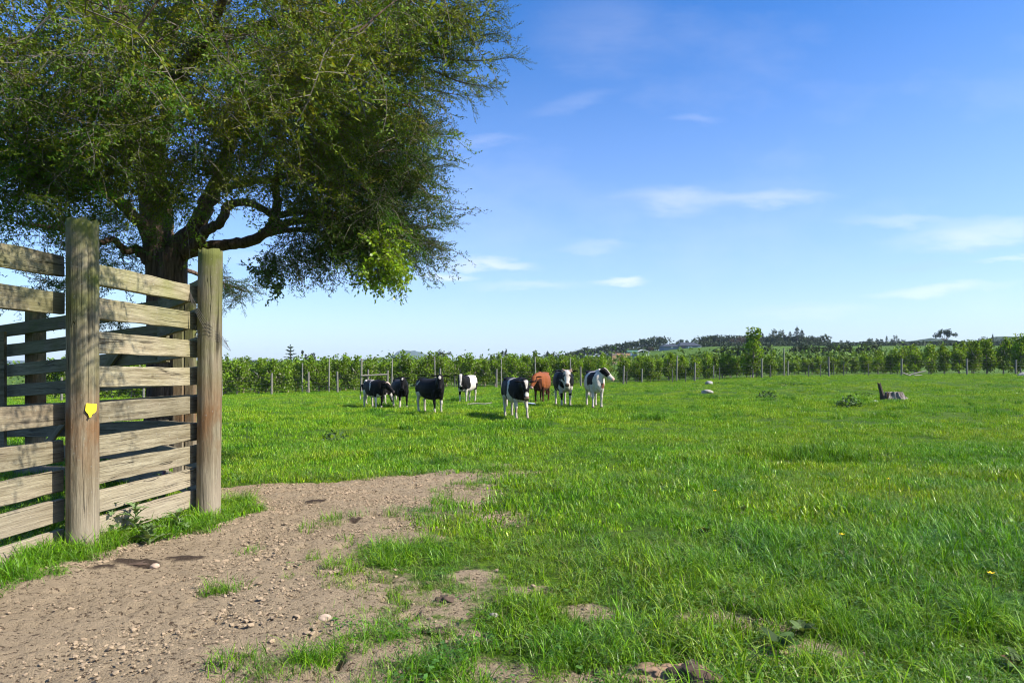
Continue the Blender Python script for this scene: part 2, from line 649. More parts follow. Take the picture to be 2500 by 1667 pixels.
# ------------------------------------------------------------------ instanced cover (grass, clods)
def scatter(name, protos, pos, rot, scale, pick, label=None):
    """one object of points; geometry nodes puts a prototype on each"""
    pc = bpy.data.collections.new(name + '_kinds')
    for i, me in enumerate(protos):
        pc.objects.link(bpy.data.objects.new('%s_kind_%02d' % (name, i), me))
    me = mesh_np(name, pos, np.zeros((0, 3), int))
    for nm, ty, arr in (('rot', 'FLOAT_VECTOR', rot), ('siz', 'FLOAT_VECTOR', scale), ('pick', 'INT', pick)):
        a = me.attributes.new(nm, ty, 'POINT')
        if ty == 'INT':
            a.data.foreach_set('value', np.asarray(arr, np.int32).ravel())
        else:
            a.data.foreach_set('vector', np.asarray(arr, np.float32).ravel())
    o = link(name, me)
    ng = bpy.data.node_groups.new(name, 'GeometryNodeTree')
    ng.interface.new_socket('Geometry', in_out='INPUT', socket_type='NodeSocketGeometry')
    ng.interface.new_socket('Geometry', in_out='OUTPUT', socket_type='NodeSocketGeometry')
    N, L = ng.nodes, ng.links
    gi, go = N.new('NodeGroupInput'), N.new('NodeGroupOutput')
    ci = N.new('GeometryNodeCollectionInfo')
    ci.inputs['Collection'].default_value = pc
    ci.inputs['Separate Children'].default_value = True
    ci.inputs['Reset Children'].default_value = True
    io = N.new('GeometryNodeInstanceOnPoints')
    L.new(gi.outputs[0], io.inputs['Points'])
    L.new(ci.outputs[0], io.inputs['Instance'])
    io.inputs['Pick Instance'].default_value = True

    def na(nm, ty):
        n = N.new('GeometryNodeInputNamedAttribute')
        n.data_type = ty
        n.inputs['Name'].default_value = nm
        return n.outputs[0]
    e = N.new('FunctionNodeEulerToRotation')
    L.new(na('rot', 'FLOAT_VECTOR'), e.inputs[0])
    L.new(e.outputs[0], io.inputs['Rotation'])
    L.new(na('siz', 'FLOAT_VECTOR'), io.inputs['Scale'])
    L.new(na('pick', 'INT'), io.inputs['Instance Index'])
    L.new(io.outputs[0], go.inputs[0])
    md = o.modifiers.new('cover', 'NODES')
    md.node_group = ng
    return o


def grass_mat():
    m = Mat('grass_blades', 0.34, 0.16)
    pos = m.coord('Position')
    t1 = m.noise(pos, 0.35, 4, 0.6)
    t2 = m.noise(m.map(pos, (1, 0.55, 1)), 1.4, 5, 0.65)
    tone = m.mix(m.ramp(t1, [(0.35, 0.0), (0.65, 1.0)]), (0.66, 0.86, 0.8), (1.20, 1.04, 0.9))
    tone = m.mix(m.ramp(t2, [(0.32, 0.85), (0.55, 0.0)]), tone, (0.48, 0.72, 0.9))
    c = m.mix(1.0, m.attr(), tone, 'MULTIPLY')
    m.color(c)
    m.translucent(m.mix(1.0, c, (1.3, 1.25, 0.4), 'MULTIPLY'), 0.26)
    return m.m


M_GRASS = grass_mat()
GREEN = [(0.130, 0.275, 0.007), (0.090, 0.220, 0.007), (0.185, 0.340, 0.010), (0.235, 0.365, 0.020), (0.045, 0.125, 0.006), (0.130, 0.260, 0.007), (0.28, 0.36, 0.09)]
FARG = [(0.230, 0.390, 0.008), (0.180, 0.340, 0.006), (0.290, 0.430, 0.014), (0.100, 0.230, 0.005), (0.30, 0.38, 0.05)]
DRY = [(0.30, 0.265, 0.115), (0.22, 0.245, 0.070), (0.150, 0.225, 0.040), (0.120, 0.210, 0.030), (0.36, 0.31, 0.15), (0.13, 0.22, 0.045), (0.17, 0.24, 0.06)]


def clump(n, h, spread, width, cols, lean=0.5, seg=3, seed=0, hv=0.4):
    r = random.Random(seed)
    b = MB()
    for i in range(n):
        a = r.uniform(0, 2 * math.pi)
        d = spread * math.sqrt(r.random())
        bx, by = math.cos(a) * d, math.sin(a) * d
        hd = r.uniform(0, 2 * math.pi)
        L = h * r.uniform(1 - hv, 1 + hv)
        ln = lean * r.uniform(0.3, 1.5)
        w = width * r.uniform(0.6, 1.3)
        c = r.choice(cols)
        k = r.uniform(0.6, 1.3)
        c = tuple(x * k for x in c)
        dxy = Vector((math.cos(hd), math.sin(hd), 0))
        sd = Vector((-math.sin(hd), math.cos(hd), 0))
        vs = []
        p = Vector((bx, by, -0.01))
        ang = ln * 0.25
        for s in range(seg):
            t = s / seg
            ww = w * (1 - t * t * 0.75)
            vs += [p - sd * ww / 2, p + sd * ww / 2]
            p = p + (dxy * math.sin(ang) + Vector((0, 0, 1)) * math.cos(ang)) * (L / seg)
            ang += ln * (1.5 / seg)
        vs.append(p)
        fs = [(2 * s, 2 * s + 1, 2 * s + 3, 2 * s + 2) for s in range(seg - 1)] + [(2 * seg - 2, 2 * seg - 1, 2 * seg)]
        b.add(vs, fs, c)
    return b.mesh('grass_clump', M_GRASS)




def clover(seed):
    """low broad-leaved herbs among the grass"""
    r = random.Random(seed)
    b = MB()
    for i in range(34):
        a, d = r.uniform(0, 6.28), .12 * math.sqrt(r.random())
        p = Vector((math.cos(a) * d, math.sin(a) * d, r.uniform(.015, .06)))
        u = Vector((r.gauss(0, 1), r.gauss(0, 1), r.gauss(0, .35))).normalized()
        v = u.cross(Vector((r.gauss(0, .35), r.gauss(0, .35), 1))).normalized()
        L, W = r.uniform(.018, .036), r.uniform(.008, .014)
        k = r.uniform(.6, 1.35)
        b.add([p, p + u * L * .5 + v * W, p + u * L, p + u * L * .5 - v * W], [(0, 1, 2, 3)], tuple(x * k for x in (.105, .20, .035)))
    return b.mesh('grass_clump', M_GRASS)


PROTO = [clump(34, .13, .10, .0052, GREEN, 1.2, 4, 1), clump(34, .17, .11, .0055, GREEN, 1.5, 5, 2), clump(30, .10, .10, .005, GREEN, 1.1, 3, 3),
         clump(26, .10, .10, .0045, DRY, 1.2, 3, 4), clump(22, .07, .11, .004, DRY, 1.3, 3, 5),
         clump(52, .26, .09, .0055, GREEN[:5], 1.6, 5, 6, .6), clump(52, .20, .10, .0055, GREEN[:4] + DRY[2:4], 1.5, 5, 7, .6),
         clump(46, .10, .26, .013, FARG, .8, 2, 8), clump(46, .13, .28, .014, FARG, .9, 2, 9), clump(50, .085, .30, .016, FARG, .7, 2, 10),
         clump(90, .20, .25, .010, GREEN[:2] + GREEN[4:5], .9, 3, 11),
         clump(16, .20, .13, .0035, DRY[:2] + DRY[4:], 2.3, 4, 12, .6), clover(13), clover(14)]

gp, gr, gs, gk = [], [], [], []


def sow(z0, z1, dens, kinds, size, margin=0.86, dryk=None, xlim=None):
    n = int(dens * 0.5 * 2 * margin * (z1 * z1 - z0 * z0) / 1.0)
    y = np.sqrt(NR.uniform(z0 * z0, z1 * z1, n))
    x = NR.uniform(-margin, margin, n) * y
    c = cover(x, y)
    lush = fbm(x * 0.8, y * 0.8, 3, 33)
    p = np.clip(c * (0.75 + 0.7 * lush + 0.25), 0, 1) if dryk is not None else c
    keep = NR.random(n) < p
    if z0 < 12:
        # nothing grows under the planks where stock stand
        keep &= ~((x < -3.05) & (y > 3.4) & (y < 7.0) & (NR.random(n) < 0.55))
    x, y, c, lush = x[keep], y[keep], c[keep], lush[keep]
    z = ground(x, y)
    m = len(x)
    k = NR.choice(kinds, m)
    if dryk is not None:
        dryp = np.clip(1.15 - c + 0.35 * fbm(x * 1.1, y * 1.1, 2, 71) + 0.25 * sst(3.2, 2.6, y) * (x < 1.2), 0, 1) * np.where(c > .97, .55, .85) * sst(4.0, 0.4, sdist(x, y) + 1.5 * fbm(x * .9, y * .9, 2, 14))
        k = np.where(NR.random(m) < dryp, NR.choice(dryk, m), k)
    # blades tighten into cropped turf further out
    s = NR.uniform(size[0], size[1], m) * np.clip(0.62 + 0.38 * c + 0.75 * lush, 0.42, 1.5)
    gp.append(np.stack([x, y, z], 1))
    gr.append(np.stack([NR.normal(0, .12, m), NR.normal(0, .12, m), NR.uniform(0, 6.28, m)], 1))
    gs.append(np.stack([s * NR.uniform(.9, 1.25, m), s * NR.uniform(.9, 1.25, m), s], 1))
    gk.append(k)


sow(2.2, 5.0, 360, [0, 1, 2, 0, 2, 1, 0, 11, 12, 13], (0.45, 0.95), 0.82, [3, 4, 3, 2, 11, 12, 2])
sow(5.0, 8.5, 240, [0, 1, 2, 0, 2, 7, 9, 12, 11, 11], (0.38, 0.85), 0.82, [3, 4, 3, 2, 11, 2])
sow(8.5, 14, 110, [0, 2, 1, 7, 9, 9, 3], (0.36, 0.75), 0.82)
sow(14, 26, 27, [7, 8, 9, 7, 9], (0.45, 0.75), 0.82)
sow(26, 60, 10, [7, 8, 9, 9], (0.5, 0.85), 0.82)


def tuft(x, y, rad, n, kinds, s0, s1):
    a = NR.uniform(0, 6.28, n)
    d = rad * np.sqrt(NR.random(n))
    xs, ys = x + np.cos(a) * d, y + np.sin(a) * d * 0.8
    s = NR.uniform(s0, s1, n)
    gp.append(np.stack([xs, ys, ground(xs, ys)], 1))
    gr.append(np.stack([NR.normal(0, .15, n), NR.normal(0, .15, n), NR.uniform(0, 6.28, n)], 1))
    gs.append(np.stack([s, s, s], 1))
    gk.append(NR.choice(kinds, n))


for px, py, rad, n, kinds, s0, s1 in (
        (880, 1385, .20, 8, [5, 6], .35, .65), (1000, 1365, .24, 12, [5, 6], .4, .75), (1110, 1335, .3, 10, [5, 6], .4, .65),
        (790, 1620, .10, 8, [5, 6, 0], .4, .65), (850, 1585, .12, 6, [5, 6, 0], .35, .55), (1080, 1630, .13, 9, [5, 6], .4, .65),
        (960, 1545, .14, 8, [6, 0], .4, .6), (540, 1442, .10, 9, [2, 0, 3], .5, .8), (600, 1625, .11, 9, [2, 0, 3], .5, .9), (640, 1655, .1, 8, [0, 3], .6, .8),
        (570, 1235, .17, 26, [5, 6, 0], .55, .95), (595, 1250, .15, 16, [5, 6, 0], .4, .7), (430, 1300, .16, 14, [0, 1, 6], .55, .8),
        (790, 1290, .15, 7, [2, 3], .7, 1.0), (830, 1270, .1, 5, [2, 3], .7, 1.0), (620, 1350, .08, 3, [3, 2], .6, .8),
        (1060, 1130, .3, 14, [0, 1], .8, 1.1), (1200, 1150, .4, 22, [0, 1, 6], .7, 1.0), (1500, 1180, .5, 26, [6, 1], .7, 1.0),
        (1650, 1270, .4, 30, [5, 6], .5, .8), (1900, 1330, .4, 28, [5, 6], .5, .85), (2200, 1350, .4, 26, [5, 6], .5, .8), (2420, 1250, .5, 26, [5, 6], .5, .9),
        (2380, 1520, .3, 26, [5, 6], .5, .85), (2150, 1560, .28, 24, [5, 6], .45, .8), (1930, 1500, .2, 18, [5, 6], .5, .8), (1990, 1120, .7, 34, [10, 5], .6, 1.0),
        (1750, 1420, .3, 20, [5, 6], .45, .75), (1300, 1500, .2, 8, [6, 0], .5, .7), (1500, 1600, .18, 12, [5, 0], .4, .7), (1350, 1620, .2, 10, [5, 0], .35, .6)):
    g = on_ground(px, py)
    tuft(g.x, g.y, rad, n, kinds, s0, s1)
# fringe of grass along the foot of the fence, and bigger tussocks over the field
for k in range(150):
    t = R.random()
    y = 3.3 + 3.1 * t
    x = -3.2 + (y - 4.27) * 0.197 + 0.10 + abs(R.gauss(0, 0.16)) + 0.12 * math.sin(y * 5)
    tuft(x, y, .05, 2, [0, 1, 6, 2], .5, .95)
for k in range(420):
    y = math.sqrt(R.uniform(9 ** 2, 50 ** 2))
    x = R.uniform(-0.5, 0.8) * y
    if fbm(x * .15, y * .15, 2, 5) > -0.05:
        q = R.uniform(.5, 1.1)
        tuft(x, y, R.uniform(.2, .7), R.randint(3, 9), [10, 8], .5 * q, 1.0 * q)
grass = scatter('grass', PROTO, np.concatenate(gp), np.concatenate(gr), np.concatenate(gs), np.concatenate(gk))
tag(grass, 'green pasture grass growing over the field and round the bare dirt', 'grass', kind='stuff')

# loose clods of dry soil
M_CLOD = flat('dry_clod', (0.285, 0.215, 0.14), 0.95, 0.25, 30, 0.1)


def clod(seed):
    b = bmesh.new()
    bmesh.ops.create_icosphere(b, subdivisions=1, radius=1)
    r = random.Random(seed)
    for v in b.verts:
        v.co = v.co * r.uniform(0.65, 1.25)
        v.co.z *= 0.6
    me = bpy.data.meshes.new('clod')
    b.to_mesh(me)
    b.free()
    me.materials.append(M_CLOD)
    return me


n = 150000
y = np.sqrt(NR.uniform(2.3 ** 2, 8.8 ** 2, n))
x = NR.uniform(-4.0, 2.0, n)
c = cover(x, y)
k = (NR.random(n) > c * 1.15 + 0.05) & (np.abs(x) < y * 0.85) & (fbm(x * 2.2, y * 2.2, 3, 90) + .25 > NR.random(n) * .7)
x, y = x[k], y[k]
m = len(x)
s = np.exp(NR.normal(math.log(0.0048), 0.5, m)).clip(.0022, .019)
ang = NR.uniform(0, 6.28, m)
clods = scatter('soil_clods', [clod(i) for i in range(5)], np.stack([x, y, ground(x, y) + 0.008 + s * .3], 1),
                np.stack([NR.uniform(-.4, .4, m), NR.uniform(-.4, .4, m), ang], 1), np.stack([s * NR.uniform(.8, 1.6, m), s, s], 1), NR.integers(0, 5, m))
tag(clods, 'loose crumbs and clods of dry soil on the trodden dirt', 'soil', kind='stuff')


# ------------------------------------------------------------------ timber yard fence
def timber_mat(name, along, warm=0.0, moss=0.35, dark=1.0):
    """weathered pine; along = the axis the grain runs on"""
    m = Mat(name, 0.85, 0.2)
    oc = m.coord('Object')
    rnd = m.rand()
    off = m.n.new('ShaderNodeCombineXYZ')
    for i in range(3):
        m.l.new(m.math('MULTIPLY', rnd, 31.7 + 13 * i), off.inputs[i])
    sc_long = [1, 1, 1]
    sc_long[along] = 0.06
    mp = m.map(oc, tuple(sc_long), off.outputs[0])
    grain = m.noise(mp, 34, 5, 0.6, 0.6)
    fine = m.noise(mp, 150, 3, 0.7)
    sc2 = [1, 1, 1]
    sc2[along] = 0.3
    blot = m.noise(m.map(oc, tuple(sc2), off.outputs[0]), 5, 4, 0.6)
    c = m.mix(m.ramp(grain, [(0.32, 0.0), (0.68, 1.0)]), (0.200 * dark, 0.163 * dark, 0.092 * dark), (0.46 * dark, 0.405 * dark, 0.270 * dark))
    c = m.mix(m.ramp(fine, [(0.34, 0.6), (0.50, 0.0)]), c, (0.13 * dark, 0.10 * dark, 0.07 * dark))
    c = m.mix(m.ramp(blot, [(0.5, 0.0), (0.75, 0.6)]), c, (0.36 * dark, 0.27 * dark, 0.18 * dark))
    ckn = m.noise(m.map(oc, tuple(0.022 if i == along else 1 for i in range(3)), off.outputs[0]), 13, 2, 0.5, 0.3)
    ck = m.ramp(m.math('ABSOLUTE', m.math('SUBTRACT', ckn, 0.52)), [(0.0, 0.95), (0.009, 0.0)])
    ckm = m.ramp(m.noise(m.map(oc, tuple(0.5 if i == along else 1 for i in range(3)), off.outputs[0]), 4, 2), [(0.45, 0.0), (0.55, 1.0)])
    ck = m.math('MULTIPLY', ck, ckm)
    c = m.mix(ck, c, (0.035, 0.026, 0.018))
    # knots
    vo = m.n.new('ShaderNodeTexVoronoi')
    vo.inputs['Scale'].default_value = 3.1
    sc3 = [1.6, 1.6, 1.6]
    sc3[along] = 0.9
    m.l.new(m.map(oc, tuple(sc3), off.outputs[0]), vo.inputs['Vector'])
    c = m.mix(m.ramp(vo.outputs['Distance'], [(0.03, 0.8), (0.085, 0.0)]), c, (0.11 * dark, 0.075 * dark, 0.05 * dark))
    sep = m.n.new('ShaderNodeSeparateXYZ')
    m.l.new(m.coord('Position'), sep.inputs[0])
    if moss > 0:
        mz = m.n.new('ShaderNodeMapRange')
        mz.inputs['From Min'].default_value = 1.0
        mz.inputs['From Max'].default_value = 2.1
        m.l.new(sep.outputs[2], mz.inputs['Value'])
        mn = m.noise(m.coord('Position'), 2.6, 4, 0.6)
        f = m.math('MULTIPLY', m.math('MULTIPLY', mz.outputs[0], m.ramp(mn, [(0.40, 0.0), (0.62, 1.0)])), moss * 2.0, True)
        c = m.mix(f, c, (0.19 * dark, 0.215 * dark, 0.035 * dark))
        gnz = m.noise(m.coord('Position'), 2.0, 3, 0.5)
        c = m.mix(m.math('MULTIPLY', mz.outputs[0], m.math('MULTIPLY', gnz, moss * 0.8), True), c, (0.17 * dark, 0.165 * dark, 0.08 * dark))
    if warm > 0:
        wz = m.n.new('ShaderNodeMapRange')
        wz.inputs['From Min'].default_value = 0.35
        wz.inputs['From Max'].default_value = 0.75
        m.l.new(sep.outputs[2], wz.inputs['Value'])
        wz2 = m.n.new('ShaderNodeMapRange')
        wz2.inputs['From Min'].default_value = 1.25
        wz2.inputs['From Max'].default_value = 0.85
        m.l.new(sep.outputs[2], wz2.inputs['Value'])
        wn = m.ramp(m.noise(m.map(oc, (2, 2, .8), off.outputs[0]), 4, 4), [(0.35, 0.0), (0.6, 1.0)])
        f = m.math('MULTIPLY', m.math('MULTIPLY', wz.outputs[0], wz2.outputs[0]), m.math('MULTIPLY', wn, warm), True)
        c = m.mix(f, c, m.mix(grain, (0.08, 0.042, 0.018), (0.22, 0.125, 0.058)))
    hb = m.n.new('ShaderNodeHueSaturation')
    m.l.new(m.math('ADD', m.math('MULTIPLY', rnd, .5), .75), hb.inputs['Value'])
    m.l.new(c, hb.inputs['Color'])
    c = hb.outputs[0]
    lich = m.noise(m.coord('Position'), 60, 3, .6)
    c = m.mix(m.ramp(lich, [(.64, 0.0), (.70, .5)]), c, (.40 * dark, .40 * dark, .33 * dark))
    # dried mud low down
    lo = m.n.new('ShaderNodeMapRange')
    lo.inputs['From Min'].default_value = 0.55
    lo.inputs['From Max'].default_value = 0.05
    m.l.new(sep.outputs[2], lo.inputs['Value'])
    c = m.mix(m.math('MULTIPLY', lo.outputs[0], 0.55), c, (0.33, 0.275, 0.205))
    m.color(c)
    m.bump(m.math('SUBTRACT', m.math('ADD', m.math('MULTIPLY', grain, 0.7), m.math('MULTIPLY', fine, 0.6)), m.math('MULTIPLY', ck, 1.2)), 0.8, 0.010)
    return m.m


M_POST = timber_mat('weathered_post', 2, 1.0, 0.8, 0.56)
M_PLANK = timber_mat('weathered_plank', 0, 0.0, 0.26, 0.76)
M_PLANK_SHADED = timber_mat('shaded_plank', 0, 0.0, 0.4, 0.45)  # same plank wood, darkened in its colour for the shade at the rear


def round_post(h, r, seed, n=40, rings=44, chip=True):
    """a round pole with drying cracks, saw rings and a ragged top, base at z = 0"""
    rr = random.Random(seed)
    cracks = [(rr.uniform(0, 6.28), rr.uniform(0.0, .5) * h, rr.uniform(.6, 1.05) * h, rr.uniform(.010, .018)) for _ in range(6)]
    cracks += [(-2.0 + rr.uniform(-.3, .3), 0, h * .95, .018), (-1.3 + rr.uniform(-.3, .3), h * .2, h * .7, .014), (-0.6, 0.1 * h, h * 1.1, .016)]
    vs, fs = [], []
    for i in range(rings + 1):
        z = h * i / rings
        for k in range(n):
            a = 2 * math.pi * k / n
            rad = r * (1 + 0.035 * vnoise(a * 1.3, z * 1.5, seed) + 0.02 * vnoise(a * 4, z * 3, seed + 3))
            for ca, z0, z1, w in cracks:
                if z0 < z < z1:
                    da = (a - ca - 0.12 * float(vnoise(z * 2.2, ca, seed + 9)) + math.pi) % (2 * math.pi) - math.pi
                    if abs(da) < 0.085:
                        rad -= w * (1 - abs(da) / 0.085)
            for zc in (0.28, 0.46, 0.82):
                if abs(z - zc * h * .75) < h / rings * .5:
                    rad *= 0.992
            zz = z
            if i == rings and chip:
                zz += 0.030 * float(vnoise(a * 2.2, seed, 4)) - (0.035 if math.sin(a * 3 + seed) > .85 else 0)
            vs.append((math.cos(a) * rad, math.sin(a) * rad, zz))
    for i in range(rings):
        for k in range(n):
            a, b = i * n + k, i * n + (k + 1) % n
            fs.append((a, b, b + n, a + n))
    c = len(vs)
    for q in (0.66, 0.33):
        for k in range(n):
            v = vs[rings * n + k]
            vs.append((v[0] * q, v[1] * q, h - 0.006 + 0.012 * float(vnoise(v[0] * 60 * q, v[1] * 60 * q, seed))))
    vs.append((0, 0, h - 0.004))
    top = rings * n
    for k in range(n):
        k2 = (k + 1) % n
        fs.append((top + k, top + k2, c + k2, c + k))
        fs.append((c + k, c + k2, c + n + k2, c + n + k))
        fs.append((c + n + k, c + n + k2, len(vs) - 1))
    return mesh_np('post', np.array(vs), fs, M_POST, True)


def plank_mesh(L, h=0.15, t=0.045, mat=None, notch=None, seed=0):
    """a sawn board lying along x, centred"""
    rr = random.Random(seed)
    b = bmesh.new()
    bmesh.ops.create_cube(b, size=1)
    for v in b.verts:
        v.co = Vector((v.co.x * L, v.co.y * t, v.co.z * h))
    bmesh.ops.subdivide_edges(b, edges=[e for e in b.edges if abs(e.verts[0].co.x - e.verts[1].co.x) > L * .5], cuts=9)
    for v in b.verts:
        v.co.z += 0.010 * float(vnoise(v.co.x * 1.6 + seed, seed, 2)) + (0.004 * rr.uniform(-1, 1))
        v.co.y += 0.004 * rr.uniform(-1, 1) + 0.012 * float(vnoise(v.co.x * 1.1, seed * 3.3, 6))
        if notch and v.co.x < notch[0] and v.co.z > 0:
            v.co.z -= notch[1]
    bmesh.ops.bevel(b, geom=[e for e in b.edges if e.is_manifold and e.calc_face_angle(0) > 0.8], offset=0.004, segments=1, affect='EDGES')
    me = bpy.data.meshes.new('plank')
    b.to_mesh(me)
    b.free()
    me.materials.append(mat or M_PLANK)
    return me


fence = empty('timber_fence', (-2.84, 5.5, 0), 0, 'tall weathered timber stock fence of round posts and wide rails beside the dirt', 'fence')
FI = Matrix.Translation((2.84, -5.5, 0))


def place_plank(me, A, B, roll=0.0):
    """a plank between two world points"""
    A, B = Vector(A), Vector(B)
    d = B - A
    o = link('plank', me, fence)
    m = Matrix.Translation((A + B) / 2) @ Matrix.Rotation(math.atan2(d.y, d.x), 4, 'Z') @ Matrix.Rotation(-math.atan2(d.z, math.hypot(d.x, d.y)), 4, 'Y') @ Matrix.Rotation(roll, 4, 'X')
    o.matrix_local = FI @ m
    return o


def fline(y, off=0.0):
    """face line of the front fence"""
    return (-3.2 + (y - 4.27) * 0.197 + off, y)


# front posts
P1 = Vector((-2.982, 4.742, -0.05))
P2 = Vector((-2.712, 6.10, -0.12))
link('post', round_post(2.33, .100, 3), fence).location = FI @ P1
link('post', round_post(2.42, .102, 8), fence, rot=(0.01, 0.012, 0)).location = FI @ P2
link('post', round_post(2.30, .117, 12), fence).location = FI @ Vector((-3.21, 3.25, -0.05))
fd = Vector((0.193, 0.981, 0))
off = -0.024
for i, z in enumerate((1.93, 1.68, 1.437, 1.19, 0.94, 0.70, 0.50, 0.30, 0.11)):
    a, b = (-2.957 + (4.79 - 4.9) * .104 + off, 4.79), (-2.957 + (6.19 - 4.9) * .104 + off, 6.19)
    place_plank(plank_mesh(1.405, .152, .045, M_PLANK, seed=20 + i), (*a, z + R.uniform(-.006, .006)), (*b, z - 0.01 + R.uniform(-.006, .006)))
for i, z in enumerate((1.965, 1.71, 0.936, 0.672, 0.465, 0.255, 0.045)):
    a, b = (-3.144 + (3.05 - 4.76) * .114 + off, 3.05), (-3.144 + (4.80 - 4.76) * .114 + off, 4.80)
    me = plank_mesh(1.76, .152, .045, M_PLANK, notch=(.30, .062) if i == 5 else None, seed=50 + i)
    place_plank(me, (*a, z), (*b, z + R.uniform(-.004, .006)))
# rear side of the pen, seen through the gaps
Cn = Vector((-3.78, 7.42, 0))
BL = Vector((-7.3, 9.25, 0))
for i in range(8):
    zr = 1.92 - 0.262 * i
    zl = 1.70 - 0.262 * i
    place_plank(plank_mesh((BL - Cn).length * 1.03, .155, .045, M_PLANK_SHADED, seed=80 + i), (BL.x, BL.y, zl), (Cn.x, Cn.y, zr))
    place_plank(plank_mesh(1.70, .155, .045, M_PLANK_SHADED, seed=90 + i), (Cn.x + .03, Cn.y - .10, zr + 0.01), (-2.80, 6.18, zr + .07))
link('post', round_post(2.3, .117, 15), fence).location = FI @ Vector((-6.28, 9.0, -0.3))
b = MB()
b.box(0, 0, 1.15, .10, .10, 2.5)
b.box(.11, .03, 1.12, .09, .09, 2.5)
b.obj('square_post', M_POST, fence).location = FI @ Vector((-3.70, 7.60, -0.2))
b = MB()
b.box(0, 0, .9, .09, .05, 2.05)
b.obj('batten', M_PLANK_SHADED, fence).location = FI @ Vector((-6.50, 8.70, -0.2))
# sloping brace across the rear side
place_plank(plank_mesh(2.3, .09, .04, M_PLANK_SHADED, seed=120), (-5.9, 8.42, 0.1), (-4.3, 7.6, 1.55))

# loose wire wrapped round the right-hand post
M_WIRE = flat('galvanised_wire', (0.10, 0.09, 0.08), 0.5, 0.2, 20, 0.5)
b = MB()
for q in range(4):
    pts = []
    for k in range(40):
        a = k / 39 * 2 * math.pi * 1.05 + q
        pts.append((P2.x + math.cos(a) * .111, P2.y + math.sin(a) * .111, 1.56 + .03 * q + 0.05 * math.sin(a + q * .6) + 0.02 * math.sin(3 * a)))
    b.tube(pts, .0022, 4)
for q in range(4):
    e = spline([(P2.x - .17, P2.y - .02, 1.99 - .012 * q), (P2.x - .08, P2.y - .125, 1.86 - .02 * q), (P2.x + .03, P2.y - .13, 1.68 - .03 * q), (P2.x + .11, P2.y - .07, 1.56 - .02 * q),
                (P2.x + .15 + .02 * q, P2.y - .03, 1.50 - .03 * q), (P2.x + .19 - .03 * q, P2.y - .02, 1.50 + .02 * q)], 6)
    b.tube(e, .002, 4)
w = b.obj('wire_coil', M_WIRE)
tag(w, 'loose strands of old wire wound round the top of the end post', 'wire')

# yellow stock tag nailed to the middle post
b = MB()
prof = [(-.030, .040), (.030, .040), (.033, .034), (.033, -.010), (.024, -.022), (.012, -.032), (.009, -.042), (-.009, -.042), (-.012, -.032), (-.024, -.022), (-.033, -.010), (-.033, .034)]
nn = len(prof)
b.add([(x, 0, z) for x, z in prof] + [(x, .0035, z) for x, z in prof], [tuple(range(nn)), tuple(range(2 * nn - 1, nn - 1, -1))] + [(i + nn, (i + 1) % nn + nn, (i + 1) % nn, i) for i in range(nn)])
M_TAG = flat('yellow_tag', (0.85, 0.60, 0.01), 0.4, 0.05, 5, 0.5)
tg = b.obj('ear_tag', M_TAG, loc=(0, 0, 0))
va = Vector((0.68, -0.73, 0)).normalized()
tg.location = Vector((P1.x, P1.y, 0)) + va * .113 + Vector((.02, .018, 0)) + Vector((0, 0, 1.25 - .283 / 2 + .02))
tg.location.z = CAMZ + (HY - 1000) / F * 4.64
tg.rotation_euler = (math.radians(-4), math.radians(7), math.atan2(va.x, -va.y))
tag(tg, 'bright yellow livestock ear tag fixed to the nearer round post', 'tag')
b = MB()
b.tube([(0, -.006, -.047), (0, .02, -.047)], .0075, 10)
b.obj('stud', M_TAG, tg)

# ------------------------------------------------------------------ the big spreading tree
def bark_mat(name='stringy_bark', c0=(0.045, 0.030, 0.022), c1=(0.17, 0.115, 0.085)):
    m = Mat(name, 0.9, 0.15)
    p = m.coord('Position')
    n = m.noise(m.map(p, (1, 1, 0.12)), 26, 5, 0.65, 0.4)
    n2 = m.noise(p, 3.0, 4)
    c = m.mix(m.ramp(n, [(0.35, 0.0), (0.65, 1.0)]), c0, c1)
    c = m.mix(m.ramp(n2, [(0.5, 0.0), (0.75, 0.5)]), c, (0.10, 0.085, 0.045))
    m.color(c)
    m.bump(n, 0.9, 0.04)
    return m.m


M_BARK = bark_mat()
M_TWIG = flat('grey_twig', (0.115, 0.098, 0.075), 0.8, 0.35, 3)
M_LEAF = leafmat('fine_leaf', (1.0, 1.0, 1.0), 0.0, 0.36, 0.5, 0.15)
M_CREEP = leafmat('creeper_leaf', (1, 1, 1), 0.0, 0.42, 0.35, 0.5)

TREE_Z = 10.6
TB = Vector((-5.34, TREE_Z, gz(-5.34, TREE_Z)))
skel = []            # nodes other branches can join: (point, radius)
limbs = MB()


def limb(pts, radii, n=12, sub=6, jit=.08, reg=True):
    P = spline([ray(*p) if len(p) == 3 else Vector(p[:3]) for p in pts], sub)
    rr = np.interp(np.linspace(0, len(radii) - 1, len(P)), range(len(radii)), radii)
    for i, p in enumerate(P[1:-1]):
        t = i / len(P)
        P[i + 1] = p + Vector((R.gauss(0, 1), R.gauss(0, 1), R.gauss(0, 1))) * float(rr[i]) * 0.12
    limbs.tube(P, list(rr), n, jit=jit)
    if reg:
        for p, r in list(zip(P, rr))[2:]:
            skel.append((p, float(r)))


Z = TREE_Z
